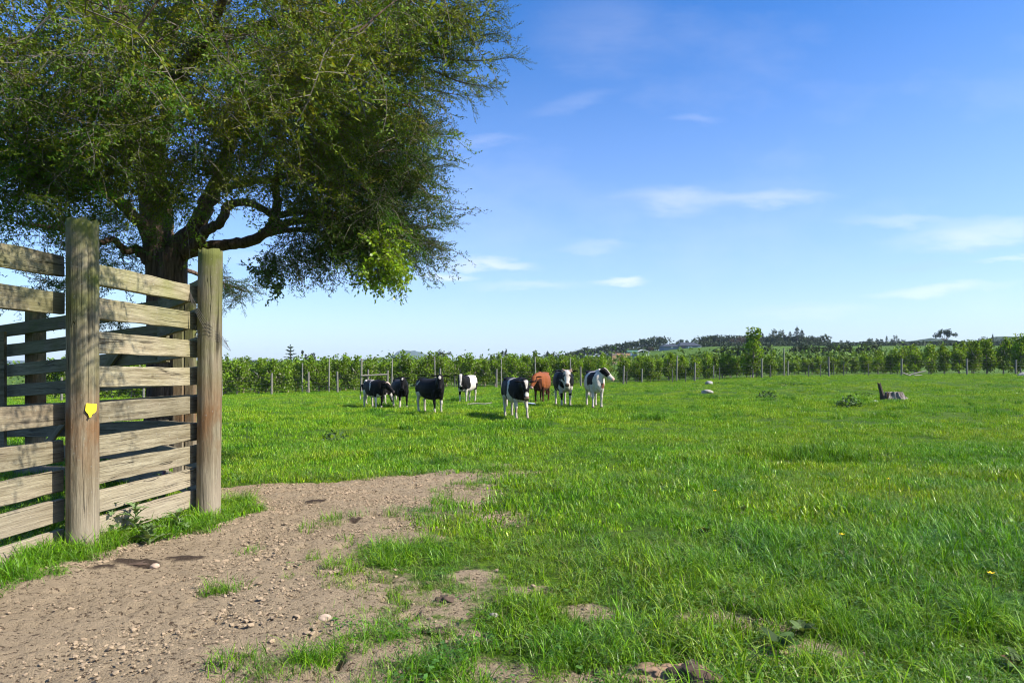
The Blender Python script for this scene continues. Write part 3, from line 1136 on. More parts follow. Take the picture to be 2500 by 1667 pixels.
# trunk: several stems fused, flaring at the foot
for dx_, dy_, r_, topx, topy in ((0, 0, .24, 400, 610), (-.14, -.07, .145, 378, 590), (.14, -.04, .155, 432, 600), (.03, .14, .16, 405, 600), (-.04, -.16, .13, 412, 605)):
    b0 = TB + Vector((dx_ * 1.35, dy_ * 1.35, -0.15))
    m0 = TB + Vector((dx_, dy_, 1.2))
    t0 = ray(topx, topy, Z + dy_)
    P = spline([b0, b0.lerp(m0, .4), m0, t0], 7)
    rr = np.interp(np.linspace(0, 3, len(P)), [0, 1, 2, 3], [r_ * 1.45, r_ * 1.1, r_, r_ * .92])
    limbs.tube(P, list(rr), 16, jit=.12)
limb([(385, 640, Z), (378, 540, Z - .1), (365, 450, Z - .2), (345, 360, Z - .4), (320, 240, Z - .9), (300, 60, Z - 1.2), (290, -200, Z - 1)], [.22, .20, .17, .14, .11, .09, .05])
limb([(405, 620, Z + .1), (408, 540, Z + .2), (403, 470, Z + .3), (388, 390, Z + .2), (400, 250, Z + .4), (430, 60, Z + .3)], [.14, .085, .075, .07, .06, .04])
limb([(425, 625, Z), (470, 560, Z - .1), (505, 500, Z - .2), (532, 440, Z - .3), (552, 380, Z - .4), (590, 280, Z - .6), (680, 150, Z - .9), (780, 20, Z - 1)], [.17, .135, .12, .105, .09, .07, .055, .03])
limb([(545, 457, Z - .3), (575, 452, Z - .5), (620, 443, Z - .8), (690, 430, Z - 1.2), (800, 390, Z - 1.4), (930, 330, Z - 1.3)], [.06, .055, .05, .045, .035, .02])
limb([(440, 620, Z - .1), (478, 592, Z - .15), (508, 560, Z - .3), (540, 540, Z - .4), (556, 505, Z - .4), (574, 496, Z - .5), (612, 496, Z - .6), (640, 510, Z - .7), (668, 528, Z - .7)], [.13, .10, .075, .068, .07, .06, .055, .05, .045], n=10, sub=5)
limb([(440, 625, Z), (500, 602, Z), (560, 598, Z), (620, 584, Z - .1), (660, 555, Z - .3), (676, 510, Z - .5), (672, 462, Z - .6), (680, 400, Z - .8)], [.13, .09, .085, .08, .075, .07, .055, .04], n=10)
limb([(655, 560, Z - .3), (700, 545, Z - .6), (760, 533, Z - .9), (830, 520, Z - 1.2), (900, 500, Z - 1.3), (980, 460, Z - 1.1)], [.065, .055, .05, .045, .035, .02])
limb([(680, 525, Z - .6), (730, 517, Z - .8), (790, 527, Z - 1.1), (850, 560, Z - 1.4), (880, 610, Z - 1.5)], [.05, .045, .04, .03, .02])
limb([(640, 575, Z - .2), (720, 560, Z + .2), (800, 570, Z + .3), (900, 590, Z + .1)], [.05, .04, .03, .02])
limb([(365, 640, Z), (335, 610, Z - .1), (305, 612, Z - .3), (275, 585, Z - .5), (240, 590, Z - .8), (150, 560, Z - 1.2), (40, 545, Z - 1.4)], [.10, .065, .055, .045, .04, .03, .02], n=8)
limb([(370, 580, Z), (300, 500, Z - .8), (200, 430, Z - 1.9), (80, 360, Z - 2.8), (-80, 300, Z - 3.4)], [.10, .08, .065, .05, .03], n=8)
limb([(365, 500, Z), (380, 380, Z - 1.2), (420, 250, Z - 2.6), (450, 160, Z - 3.6), (520, 60, Z - 4.2), (600, -200, Z - 5.2)], [.11, .09, .075, .06, .045, .03], n=8)
limb([(360, 430, Z - .3), (250, 250, Z - 2), (120, 130, Z - 3.4), (-40, 90, Z - 4.4)], [.09, .07, .05, .03], n=8)
limb([(330, 300, Z - .7), (500, 120, Z - 1.4), (750, 40, Z - 2.0), (980, 30, Z - 2.3), (1120, 40, Z - 2.5)], [.08, .07, .055, .04, .02], n=8)
limb([(590, 280, Z - .6), (740, 240, Z - .8), (880, 240, Z - .9), (1000, 260, Z - .9)], [.06, .05, .04, .02], n=8)
limb([(395, 640, Z + .2), (470, 665, Z + 1.0), (540, 690, Z + 1.7), (600, 712, Z + 1.9)], [.06, .035, .025, .012], n=6)
limb([(320, 240, Z - .9), (450, 0, Z - 2.5), (620, -260, Z - 4.0), (760, -420, Z - 5.2)], [.1, .08, .06, .04], n=8)

leafV, leafC, twigs = [], [], MB()


def spray_proto(seed, L=.62, ntw=13, nlf=15, ll=.031, lw=.0125):
    """one flat leafy spray along +x: leaf quads (N,4,3) and twig polylines"""
    r = np.random.default_rng(seed)
    quads, lines = [], []
    main = np.array([[t * L, 0.05 * math.sin(t * 4 + seed), -0.10 * t * t * L / .6 + .03 * math.sin(t * 7 + seed)] for t in np.linspace(0, 1, 6)])
    lines.append(main)
    for i in range(ntw):
        t = (i + r.random()) / ntw
        p = np.array([np.interp(t, np.linspace(0, 1, 6), main[:, k]) for k in range(3)])
        a = r.uniform(.45, 1.05) * (1 if i % 2 else -1)
        l = r.uniform(.10, .24) * (1.15 - .6 * t)
        el = r.uniform(-.55, .45)
        d = np.array([math.cos(a) * math.cos(el), math.sin(a) * math.cos(el), math.sin(el)])
        lines.append(np.array([p, p + d * l * .55 + [0, 0, .004], p + d * l]))
        m = int(nlf * l / .17)
        for j in range(m):
            q = p + d * l * (j + .5) / m + r.normal(0, .004, 3)
            ld = d * r.uniform(.2, .9) + r.normal(0, .65, 3)
            ld /= np.linalg.norm(ld)
            s = np.cross(ld, r.normal(0, 1, 3))
            s /= np.linalg.norm(s) + 1e-9
            le, wi = ll * r.uniform(.6, 1.35), lw * r.uniform(.7, 1.3)
            quads.append([q, q + ld * le * .45 + s * wi / 2, q + ld * le, q + ld * le * .45 - s * wi / 2])
    return np.array(quads), lines


SPR = [spray_proto(i) for i in range(8)]
SPR_DRY = [spray_proto(40 + i, .75, 11, 9) for i in range(4)]
CREEP = [spray_proto(70 + i, .34, 8, 9, .052, .032) for i in range(4)]


def add_spray(pool, p, d, s, tone, out_v, out_c, roll=0.0, tw=True):
    q, lines = pool[R.randrange(len(pool))]
    d = d.normalized()
    zq = d.to_track_quat('X', 'Z')
    M = np.array((zq.to_matrix() @ Matrix.Rotation(roll, 3, 'X')))
    v = (q.reshape(-1, 3) * s) @ M.T + np.array(p)
    out_v.append(v)
    n = len(q)
    c = np.repeat(np.array(tone)[None, :] * NR.uniform(.65, 1.35, (n, 1)) * np.stack([NR.uniform(.9, 1.2, n), np.ones(n), NR.uniform(.7, 1.2, n)], 1), 4, 0)
    out_c.append(c)
    if tw:
        for k, l in enumerate(lines):
            if k and R.random() < .62:
                continue
            pl = [Vector(M @ (x * s) + np.array(p)) for x in l]
            twigs.tube(pl, [.003 * s, .0016 * s] + [.0012 * s] * (len(pl) - 2) if k else list(np.linspace(.0045, .0015, len(pl)) * s), 3, cap=False)


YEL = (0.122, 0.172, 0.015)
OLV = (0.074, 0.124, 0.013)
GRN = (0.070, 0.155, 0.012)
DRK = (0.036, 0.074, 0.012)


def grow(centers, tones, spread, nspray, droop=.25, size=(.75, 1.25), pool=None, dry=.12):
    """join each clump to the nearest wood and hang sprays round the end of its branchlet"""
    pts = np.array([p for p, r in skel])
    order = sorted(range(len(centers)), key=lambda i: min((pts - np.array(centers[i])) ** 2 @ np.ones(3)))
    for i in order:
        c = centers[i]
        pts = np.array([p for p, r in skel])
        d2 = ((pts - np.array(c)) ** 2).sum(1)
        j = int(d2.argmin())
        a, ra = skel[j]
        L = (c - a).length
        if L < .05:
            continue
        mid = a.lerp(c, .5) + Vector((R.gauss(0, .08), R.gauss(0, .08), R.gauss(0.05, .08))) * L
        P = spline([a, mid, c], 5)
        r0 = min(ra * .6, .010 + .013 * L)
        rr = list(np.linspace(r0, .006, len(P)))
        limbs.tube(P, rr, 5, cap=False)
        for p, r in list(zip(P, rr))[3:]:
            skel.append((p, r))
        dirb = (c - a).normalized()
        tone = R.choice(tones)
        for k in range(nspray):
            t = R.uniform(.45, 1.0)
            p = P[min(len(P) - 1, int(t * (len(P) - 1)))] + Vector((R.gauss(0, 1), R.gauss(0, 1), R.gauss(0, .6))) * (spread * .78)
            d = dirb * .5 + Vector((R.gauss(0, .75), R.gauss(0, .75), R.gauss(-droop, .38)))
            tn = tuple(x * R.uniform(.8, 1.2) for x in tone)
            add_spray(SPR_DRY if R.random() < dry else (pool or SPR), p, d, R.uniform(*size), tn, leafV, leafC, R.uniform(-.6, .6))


def ell(px, py, Zd, rx, ry, rz, n, hollow=0.0):
    c = ray(px, py, Zd)
    out = []
    while len(out) < n:
        v = Vector((R.uniform(-1, 1), R.uniform(-1, 1), R.uniform(-1, 1)))
        if hollow < v.length < 1:
            out.append(c + Vector((v.x * rx, v.y * ry, v.z * rz)))
    return out


grow(ell(150, 170, 6.2, 1.5, 1.0, .95, 38), [YEL, OLV, GRN, GRN], .20, 10)
grow(ell(330, 290, 6.8, 1.5, 1.1, .75, 36), [YEL, YEL, OLV], .20, 10)
grow(ell(300, 410, 7.3, 1.4, 1.0, .30, 18), [YEL, OLV], .18, 9)
grow(ell(60, 420, 6.8, .9, .9, .5, 13), [GRN, OLV], .18, 9)
grow(ell(650, 130, 7.4, 1.5, 1.3, .95, 44), [YEL, YEL, OLV], .20, 10)
grow(ell(700, 330, 8.2, 1.1, .9, .55, 20), [YEL, OLV], .18, 9)
grow(ell(720, 420, 8.4, .7, .7, .25, 9), [YEL, OLV], .16, 8)
grow(ell(900, 160, 8.8, 1.1, 1.2, 1.25, 48), [OLV, YEL, OLV], .20, 10)
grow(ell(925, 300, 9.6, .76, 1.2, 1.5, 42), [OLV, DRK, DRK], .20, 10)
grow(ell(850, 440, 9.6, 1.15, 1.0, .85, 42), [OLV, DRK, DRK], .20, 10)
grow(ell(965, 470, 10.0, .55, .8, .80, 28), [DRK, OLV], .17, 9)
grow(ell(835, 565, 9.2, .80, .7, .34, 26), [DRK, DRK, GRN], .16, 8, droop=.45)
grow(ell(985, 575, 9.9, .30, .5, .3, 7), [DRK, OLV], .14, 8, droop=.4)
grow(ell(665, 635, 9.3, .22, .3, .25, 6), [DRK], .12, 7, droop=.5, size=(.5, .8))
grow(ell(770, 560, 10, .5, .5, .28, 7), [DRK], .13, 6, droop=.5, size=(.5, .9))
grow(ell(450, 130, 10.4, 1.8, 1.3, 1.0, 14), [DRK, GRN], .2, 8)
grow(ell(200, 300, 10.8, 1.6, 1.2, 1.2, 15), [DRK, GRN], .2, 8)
grow(ell(440, 470, 9.4, .4, .6, .35, 4), [YEL, GRN], .15, 6, size=(.5, .9))
grow(ell(330, 540, 9.9, .5, .5, .40, 6), [GRN, YEL], .15, 6, size=(.5, .9))
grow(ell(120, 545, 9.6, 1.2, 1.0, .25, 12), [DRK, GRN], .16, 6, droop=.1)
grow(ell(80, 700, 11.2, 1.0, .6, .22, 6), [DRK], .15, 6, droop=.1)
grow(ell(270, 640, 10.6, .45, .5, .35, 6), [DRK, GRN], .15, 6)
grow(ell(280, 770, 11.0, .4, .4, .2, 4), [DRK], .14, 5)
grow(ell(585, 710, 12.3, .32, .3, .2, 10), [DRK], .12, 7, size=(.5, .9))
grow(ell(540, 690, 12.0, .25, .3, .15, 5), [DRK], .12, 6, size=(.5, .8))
grow(ell(1030, 90, 7.9, .55, .8, .5, 14), [OLV, YEL], .17, 8, droop=.05)
# long shoots reaching right
for (x0, y0, x1, y1, zz) in ((1040, 60, 1225, 25, 7.6), (1040, 110, 1225, 80, 7.7), (1060, 140, 1262, 140, 7.6), (1050, 170, 1205, 215, 7.8), (1040, 60, 1190, 0, 7.5), (1000, 200, 1150, 235, 8.2), (1000, 350, 1100, 330, 9.4),
                            (990, 430, 1095, 400, 9.6), (1010, 560, 1100, 545, 9.9), (1000, 590, 1080, 610, 9.9)):
    a, c = ray(x0, y0, zz + .2), ray(x1, y1, zz)
    P = spline([a, a.lerp(c, .5) + Vector((0, 0, R.uniform(-.05, .08))), c], 8)
    limbs.tube(P, list(np.linspace(.010, .003, len(P))), 4, cap=False)
    for p in P[2:]:
        for q in range(2):
            add_spray(SPR, p, (c - a).normalized() + Vector((R.gauss(0, .5), R.gauss(0, .5), R.gauss(.1, .5))), R.uniform(.28, .5), OLV, leafV, leafC)
# crown that rises above the frame and reaches over towards the camera
grow(ell(350, -330, 7.2, 2.4, 1.8, 1.2, 40), [YEL, OLV], .24, 7, size=(1, 1.5))
grow(ell(850, -280, 8.0, 1.7, 1.4, 1.0, 26), [YEL, OLV], .24, 7, size=(1, 1.5))
grow(ell(300, -700, 9.5, 2.6, 2.2, 1.4, 30), [OLV], .3, 7, size=(1.2, 1.8))
grow(ell(-300, 200, 7.0, 1.3, 1.6, 1.2, 20), [YEL, OLV], .24, 6, size=(1, 1.5))
grow([Vector((-1.35 + R.gauss(0, .42), 4.3 + R.gauss(0, .28), 3.95 + R.gauss(0, .22))) for i in range(13)], [YEL], .16, 5, size=(.8, 1.2))
grow([Vector((-2.3 + R.gauss(0, .45), 4.0 + R.gauss(0, .3), 3.35 + R.gauss(0, .2))) for i in range(11)], [YEL], .16, 5, size=(.8, 1.2))
# a sprig hanging in front of the nearer post
g0 = ray(175, 548, 4.3)
for q in range(3):
    add_spray(SPR, g0 + Vector((-.35, .1, .22)), Vector((.75, -.1, -.35)) + Vector((R.gauss(0, .15), 0, R.gauss(0, .12))), .45, YEL, leafV, leafC)

tree = empty('spreading_tree', TB, 0, 'big old multi-stemmed tree with fine olive foliage spreading over the timber fence', 'tree')
TI = Matrix.Translation(-TB)


def under(o, root):
    o.parent = root
    o.matrix_parent_inverse = Matrix.Translation(-root.location) if root.rotation_euler.z == 0 else (Matrix.Translation(root.location) @ Euler(root.rotation_euler).to_matrix().to_4x4()).inverted()
    return o


under(limbs.obj('trunk', M_BARK, smooth=True), tree)
under(twigs.obj('twigs', M_TWIG), tree)
LV = np.concatenate(leafV)
LC = np.concatenate(leafC)
under(link('crown', mesh_np('crown', LV, np.arange(len(LV)).reshape(-1, 4), M_LEAF, False, LC)), tree)
print('tree leaves', len(LV) // 4, 'skel', len(skel))

# climber with broad bright leaves hanging in the lower right of the crown
cv, cc = [], []
twigs = MB()
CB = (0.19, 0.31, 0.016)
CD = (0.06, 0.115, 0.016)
for c in ell(930, 620, 8.9, .27, .22, .33, 50):
    add_spray(CREEP, c, Vector((R.gauss(0, .6), R.gauss(-.2, .5), R.gauss(-.5, .5))), R.uniform(.8, 1.2), CB, cv, cc)
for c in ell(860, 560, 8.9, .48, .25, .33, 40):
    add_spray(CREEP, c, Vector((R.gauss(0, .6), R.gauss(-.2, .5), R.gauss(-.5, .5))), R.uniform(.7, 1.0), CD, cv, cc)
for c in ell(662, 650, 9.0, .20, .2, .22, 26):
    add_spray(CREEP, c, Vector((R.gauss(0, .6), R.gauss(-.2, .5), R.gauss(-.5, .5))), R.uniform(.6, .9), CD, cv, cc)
for k in range(26):
    px = R.uniform(690, 960)
    a = ray(px, R.uniform(580, 640), 9 + R.uniform(-.3, .3))
    P = spline([a, a + Vector((R.gauss(0, .05), 0, -.2)), a + Vector((R.gauss(0, .12), 0, -R.uniform(.3, .5)))], 5)
    twigs.tube(P, .003, 3, cap=False)
cb = ray(930, 600, 9.0)
creeper = empty('climbing_plant', cb, 0, 'bright broad-leaved climber hanging in the lower right of the big tree', 'climber')
cv, cc = np.concatenate(cv), np.concatenate(cc)
under(link('foliage', mesh_np('foliage', cv, np.arange(len(cv)).reshape(-1, 4), M_CREEP, False, cc)), creeper)
under(twigs.obj('stems', M_TWIG), creeper)


# ------------------------------------------------------------------ thistles at the foot of the fence
def leaf_lobed(L, W, lobes, r, curl=.5):
    """a spiny lobed leaf along +x, bent down at the tip"""
    n = lobes * 2 + 1
    up, vs, fs = [], [], []
    for i in range(n):
        t = i / (n - 1)
        w = W * (math.sin(math.pi * min(1, t * .9 + .1)) ** .7) * (1.0 if i % 2 else .38) * r.uniform(.85, 1.15)
        x = L * (t + (.06 if i % 2 else 0))
        z = L * (0.35 * t - curl * t * t) + .0
        vs += [(x, -w, z + w * .35), (x, 0, z), (x, w, z + w * .35)]
    for i in range(n - 1):
        a = i * 3
        fs += [(a, a + 1, a + 4, a + 3), (a + 1, a + 2, a + 5, a + 4)]
    return vs, fs


M_THIS = leafmat('thistle_leaf', (1, 1, 1), .15, .2, .6, .3)
M_DOCK = leafmat('dock_leaf', (.7, .75, .6), .15, .3, .7, .2)
M_STEM = flat('green_stem', (0.11, 0.15, 0.05), .7, .2, 8)


def thistle(x, y, h, label, seed, nl=11, bud=True, group='thistles along the foot of the fence'):
    r = random.Random(seed)
    t = empty('thistle', (x, y, gz(x, y)), r.uniform(0, 6), label, 'weed', group)
    s = MB()
    tip = Vector((r.uniform(-.05, .05), r.uniform(-.05, .05), h))
    s.tube(spline([(0, 0, -.02), (tip.x * .2, tip.y * .2, h * .5), tip], 4), [.008] * 5 + [.006] * 4, 6, (1, 1, 1))
    s.obj('stem', M_STEM, t)
    for k in range(nl):
        f = k / nl
        b = MB()
        L = (.17 * (1 - .55 * f)) * r.uniform(.8, 1.2)
        vs, fs = leaf_lobed(L, L * .30, 4, r, r.uniform(.3, .8))
        q = r.uniform(.8, 1.2)
        b.add(vs, fs, (.115 * q, .175 * q, .060 * q))
        o = b.obj('leaf', M_THIS, t)
        o.location = (tip.x * f, tip.y * f, h * (f ** .9) * .97 + .015)
        o.rotation_euler = (r.uniform(-.2, .2), -r.uniform(.1, .5) - .4 * f, k * 2.4 + r.uniform(-.3, .3))
    if bud:
        b = MB()
        b.tube([(tip.x, tip.y, h - .01), (tip.x, tip.y, h + .012), (tip.x, tip.y, h + .03), (tip.x, tip.y, h + .045)], [.006, .014, .012, .016], 8)
        b.obj('bud', flat('thistle_bud', (.14, .07, .12), .7), t)
    return t


for i, (px, py, dz, h, lab) in enumerate(((395, 1265, 4.95, .37, 'tallest spiny thistle with a purplish bud against the rails'), (275, 1318, 4.6, .26, 'spiny thistle just right of the yellow-tagged post'),
                                          (330, 1312, 4.7, .24, 'leafy thistle between the tallest thistle and the tagged post'), (468, 1255, 5.4, .22, 'small dark thistle just left of the end post'),
                                          (365, 1330, 4.55, .12, 'low pale thistle rosette in front of the tallest thistle'), (435, 1300, 4.85, .14, 'low thistle rosette in the grass left of the end post'))):
    p = on_ground(px, py)
    thistle(p.x, p.y, h, lab, 300 + i, 14 if h > .2 else 9, h > .3)


# broad-leaved docks in the pasture
def dock(px, py, size, label, seed, n=7, tint=(.075, .125, .035)):
    r = random.Random(seed)
    p = on_ground(px, py)
    t = empty('dock_plant', (p.x, p.y, p.z), 0, label, 'weed', 'broad-leaved weeds in the pasture')
    for k in range(n):
        b = MB()
        L, W = size * r.uniform(.7, 1.2), size * .26
        m = 6
        vs, fs = [], []
        for i in range(m + 1):
            q = i / m
            w = W * math.sin(math.pi * (q * .93 + .04)) ** .8 * (1 + .12 * math.sin(i * 2.3 + k))
            z = L * (.75 * q - .55 * q * q)
            vs += [(L * q, -w, z + .25 * w), (L * q, 0, z), (L * q, w, z + .25 * w)]
        for i in range(m):
            a = i * 3
            fs += [(a, a + 1, a + 4, a + 3), (a + 1, a + 2, a + 5, a + 4)]
        q = r.uniform(.75, 1.35)
        c = tuple(x * q for x in tint) if r.random() > .14 else (.16, .085, .05)
        b.add(vs, fs, c)
        b.obj('leaf', M_DOCK, t, loc=(0, 0, .02), rot=(r.uniform(-.25, .25), -r.uniform(.1, .7), k * 6.28 / n + r.uniform(-.4, .4)))
    return t


for i, (px, py, s, lab, tint) in enumerate((
        (1900, 1600, .20, 'clump of broad dock leaves at the bottom right edge of the bare soil', (.06, .11, .03)), (1960, 1560, .15, 'smaller dock with pale leaves beside the bottom dock clump', (.11, .16, .06)),
        (1815, 1255, .17, 'greyish dock beside a small bare patch in mid pasture', (.12, .15, .08)), (1885, 1265, .14, 'pale flat-leaved weed right of the greyish dock', (.11, .16, .07)),
        (1720, 1310, .16, 'dark dock leaves poking out of the grass below the bare patch', (.045, .10, .03)), (2170, 1390, .15, 'brown-tinged dock among long grass', (.12, .13, .06)),
        (2060, 1370, .13, 'pale weed next to the yellow flower in long grass', (.15, .17, .09)), (2400, 1320, .13, 'grey-green weed low in the grass near the right edge', (.12, .15, .09)),
        (2480, 1640, .15, 'dock leaf tips in the bottom right corner', (.1, .15, .05)))):
    dock(px, py, s * .52, lab, 400 + i, 7, tint)

# buttercups
M_BUT = flat('buttercup_petal', (.85, .55, .01), .5, .05)
for i, (px, py, lab) in enumerate(((2170, 1226, 'yellow buttercup alone in the middle of the right-hand grass'), (2056, 1392, 'yellow buttercup beside the pale weed in long grass'),
                                   (2044, 1082, 'tiny yellow buttercup near the hollow in the pasture'), (1746, 1260, 'yellow buttercup left of the greyish dock'), (2420, 1508, 'yellow buttercup low in the long grass at lower right'))):
    p = on_ground(px, py)
    t = empty('buttercup', (p.x, p.y, p.z), 0, lab, 'flower', 'buttercups in the grass')
    b = MB()
    b.tube([(0, 0, 0), (.01, 0, .12), (.0, 0, .22)], .0022, 5)
    b.obj('stem', M_STEM, t)
    b = MB()
    for k in range(5):
        a = k * 1.2566
        u, v = Vector((math.cos(a), math.sin(a), 0)), Vector((-math.sin(a), math.cos(a), 0))
        c0 = Vector((0, 0, .22))
        b.add([c0, c0 + u * .011 - v * .008 + Vector((0, 0, .004)), c0 + u * .018 + Vector((0, 0, .010)), c0 + u * .011 + v * .008 + Vector((0, 0, .004))], [(0, 1, 2, 3)])
    b.obj('petals', M_BUT, t)

# ------------------------------------------------------------------ cattle
def coat_mat():
    m = Mat('short_coat', 0.6, 0.09)
    n = m.noise(m.coord('Object'), 38, 4, .6)
    c = m.mix(1.0, m.attr(), m.mix(n, (.8, .8, .8), (1.15, 1.15, 1.15)), 'MULTIPLY')
    m.color(c)
    m.p.inputs['Sheen Weight'].default_value = .02
    m.bump(n, .25, .01)
    return m.m


M_COAT = coat_mat()
M_EYE = flat('dark_eye', (.012, .009, .008), .15, .1, 5, .6)
BLK = np.array((.0055, .0048, .0050))
WHT = np.array((.53, .48, .42))
PNK = np.array((.58, .36, .29))
RED = np.array((.20, .060, .019))
DRD = np.array((.06, .020, .011))
TAN = np.array((.55, .40, .31))


def ring_tube(b, rings, n=14, pw=2.3):
    """rings: (centre, side vector, up vector, half width, half height)"""
    vs, fs = [], []
    for c, s, u, w, h in rings:
        for k in range(n):
            a = 2 * math.pi * k / n
            ca, sa = math.cos(a), math.sin(a)
            x = math.copysign(abs(ca) ** (2 / pw), ca) * w
            y = math.copysign(abs(sa) ** (2 / pw), sa) * h
            vs.append(Vector(c) + Vector(s) * x + Vector(u) * y)
    for i in range(len(rings) - 1):
        for k in range(n):
            a, q = i * n + k, i * n + (k + 1) % n
            fs.append((a, q, q + n, a + n))
    fs.append(tuple(range(n - 1, -1, -1)))
    fs.append(tuple((len(rings) - 1) * n + k for k in range(n)))
    b.add(vs, fs)


def limb_tube(b, pts, n=12):
    """pts: (x, y, z, half width across, half depth fore and aft)"""
    rings = []
    for x, y, z, w, d in pts:
        rings.append(((x, y, z), (0, 1, 0), (1, 0, 0), w, d))
    ring_tube(b, rings, n, 2.1)


def build_cow(label, px, py, hpx, yaw, head_yaw, head_pitch, neck_up, paint, legs=(0, 0, 0, 0), belly=1.0, total=1.36, ear=(.0, .0), neck_fwd=.40, tail=0.0, pos=None, scale=None, name='cow', group='cattle standing in the pasture', horns=False):
    """px, py: where the feet stand in the photo; hpx: height there in photo pixels; angles in degrees"""
    b = MB()
    Y, Zu = (0, 1, 0), (0, 0, 1)
    body = [(-.80, .99, .06, .07), (-.775, .965, .13, .15), (-.70, .93, .20, .225), (-.56, .885, .265, .295), (-.36, .845, .285 * belly, .335), (-.14, .815, .315 * belly, .355),
            (.08, .810, .315 * belly, .365), (.26, .82, .285 * belly, .36), (.40, .84, .245, .345), (.52, .865, .205, .30), (.62, .90, .155, .225), (.69, .93, .09, .12)]
    ring_tube(b, [((x, 0, z), Y, Zu, w * .93, h) for x, z, w, h in body], 20, 2.25)
    # hips and withers
    ring_tube(b, [((x, 0, z), Y, Zu, w, h) for x, z, w, h in ((-.74, 1.08, .09, .03), (-.64, 1.135, .12, .05), (-.50, 1.145, .225, .05), (-.42, 1.13, .225, .045), (-.33, 1.12, .1, .055), (-.22, 1.13, .03, .05))], 12)
    ring_tube(b, [((x, 0, z), Y, Zu, w, h) for x, z, w, h in ((.05, 1.12, .04, .05), (.25, 1.14, .06, .07), (.42, 1.14, .06, .08), (.52, 1.1, .03, .05))], 10)
    # neck
    nb = Vector((.50, 0, .94))
    hy = math.radians(head_yaw)
    poll = nb + Vector((math.cos(hy * .75) * neck_fwd, math.sin(hy * .75) * neck_fwd, neck_up))
    mid = nb.lerp(poll, .5) + Vector((0, 0, .02))
    rings = []
    for i, (p, w, h) in enumerate(((nb + Vector((-.14, 0, -.03)), .17, .27), (nb + Vector((.03, 0, 0)), .155, .235), (mid, .125, .185), (poll.lerp(mid, .3), .105, .150), (poll + Vector((0, 0, -.03)), .085, .10))):
        ax = (poll - nb).normalized()
        s = Vector((0, 0, 1)).cross(ax).normalized()
        rings.append((p, s, ax.cross(s) if i > 1 else Vector((0, 0, 1)), w, h))
    ring_tube(b, rings, 14, 2.1)
    # brisket
    ring_tube(b, [((x, 0, z), Y, Zu, w, h) for x, z, w, h in ((.36, .52, .05, .04), (.5, .58, .10, .10), (.62, .68, .10, .12), (.69, .80, .06, .10))], 10)
    # head
    hp = math.radians(head_pitch)
    fx = Vector((math.cos(hy) * math.cos(hp), math.sin(hy) * math.cos(hp), -math.sin(hp)))
    sy = Vector((-math.sin(hy), math.cos(hy), 0))
    uz = fx.cross(sy)
    HM = Matrix((fx, sy, uz)).transposed()
    hr = [(-.075, .0, .05, .055), (-.05, .0, .085, .09), (.0, -.015, .105, .115), (.09, -.03, .112, .125), (.16, -.04, .106, .115), (.24, -.045, .082, .095), (.32, -.05, .068, .078), (.39, -.052, .072, .072), (.435, -.056, .074, .064), (.462, -.06, .052, .042)]
    ring_tube(b, [(poll + HM @ Vector((x, 0, z)), sy, uz, w, h) for x, z, w, h in hr], 16, 2.4)
    for sgn in (-1, 1):   # ears
        e0 = HM @ Vector((-.015, sgn * .085, .03))
        ed = (sy * sgn * 1.0 + fx * -.15 + Vector((0, 0, 1)) * (ear[0] if sgn < 0 else ear[1])).normalized()
        eu = uz
        es = ed.cross(eu).normalized()
        er = []
        for t, w, h in ((0, .022, .026), (.05, .028, .032), (.11, .046, .027), (.17, .048, .022), (.215, .034, .018), (.245, .014, .014)):
            er.append((poll + e0 + ed * t + Vector((0, 0, -.25 * t * t)), es.cross(ed).normalized(), es, w * .95, h * .75))
        ring_tube(b, er, 10, 2)
        if horns:
            h0 = poll + HM @ Vector((-.04, sgn * .07, .075))
            b.tube([h0, h0 + sy * sgn * .05 + Vector((0, 0, .02)), h0 + sy * sgn * .10 + Vector((0, 0, .055))], [.026, .022, .014], 8)
    # legs: fore right, fore left, hind right, hind left ; swing in metres at the hoof
    for i, sgn in enumerate((-1, 1)):
        s = legs[i]
        y0 = sgn * .145
        limb_tube(b, [(.40, y0 * .95, .90, .06, .13), (.41, y0, .74, .085, .125), (.40 + s * .15, y0 * 1.03, .60, .078, .095), (.40 + s * .35, y0, .48, .056, .065), (.41 + s * .55, y0, .385, .047, .052), (.415 + s * .62, y0, .345, .047, .053), (.41 + s * .72, y0, .28, .035, .039), (.41 + s * .85, y0, .17, .031, .036),
                      (.41 + s * .93, y0, .105, .037, .042), (.425 + s * .96, y0, .07, .034, .040), (.44 + s, y0, .035, .044, .056), (.45 + s, y0, -.005, .049, .066)])
        s = legs[2 + i]
        y0 = sgn * .155
        limb_tube(b, [(-.54, y0 * .8, 1.0, .07, .16), (-.54, y0 * .95, .84, .105, .185), (-.50 + s * .1, y0 * 1.05, .69, .10, .165), (-.52 + s * .3, y0 * 1.02, .58, .068, .11), (-.575 + s * .5, y0, .49, .046, .066), (-.62 + s * .65, y0, .425, .043, .062), (-.615 + s * .72, y0, .36, .038, .050), (-.605 + s * .85, y0, .22, .033, .039),
                      (-.60 + s * .92, y0, .11, .039, .045), (-.585 + s * .95, y0, .07, .036, .042), (-.57 + s, y0, .035, .045, .058), (-.56 + s, y0, -.005, .049, .064)])
    # tail
    tl = [Vector((-.75, 0, 1.10)), Vector((-.84, .01, 1.03)), Vector((-.875, .02 + tail * .3, .85)), Vector((-.88, .03 + tail * .6, .62)), Vector((-.875, .03 + tail, .45)), Vector((-.87, .03 + tail, .28))]
    b.tube(spline(tl, 3), [.035, .034, .032, .028, .026, .025, .024, .023, .022, .022, .024, .034, .042, .042, .034, .016], 8)
    me = mesh_np('cow_cage', b.v, b.f)
    tmp = link('cow_cage', me)
    md = tmp.modifiers.new('skin', 'REMESH')
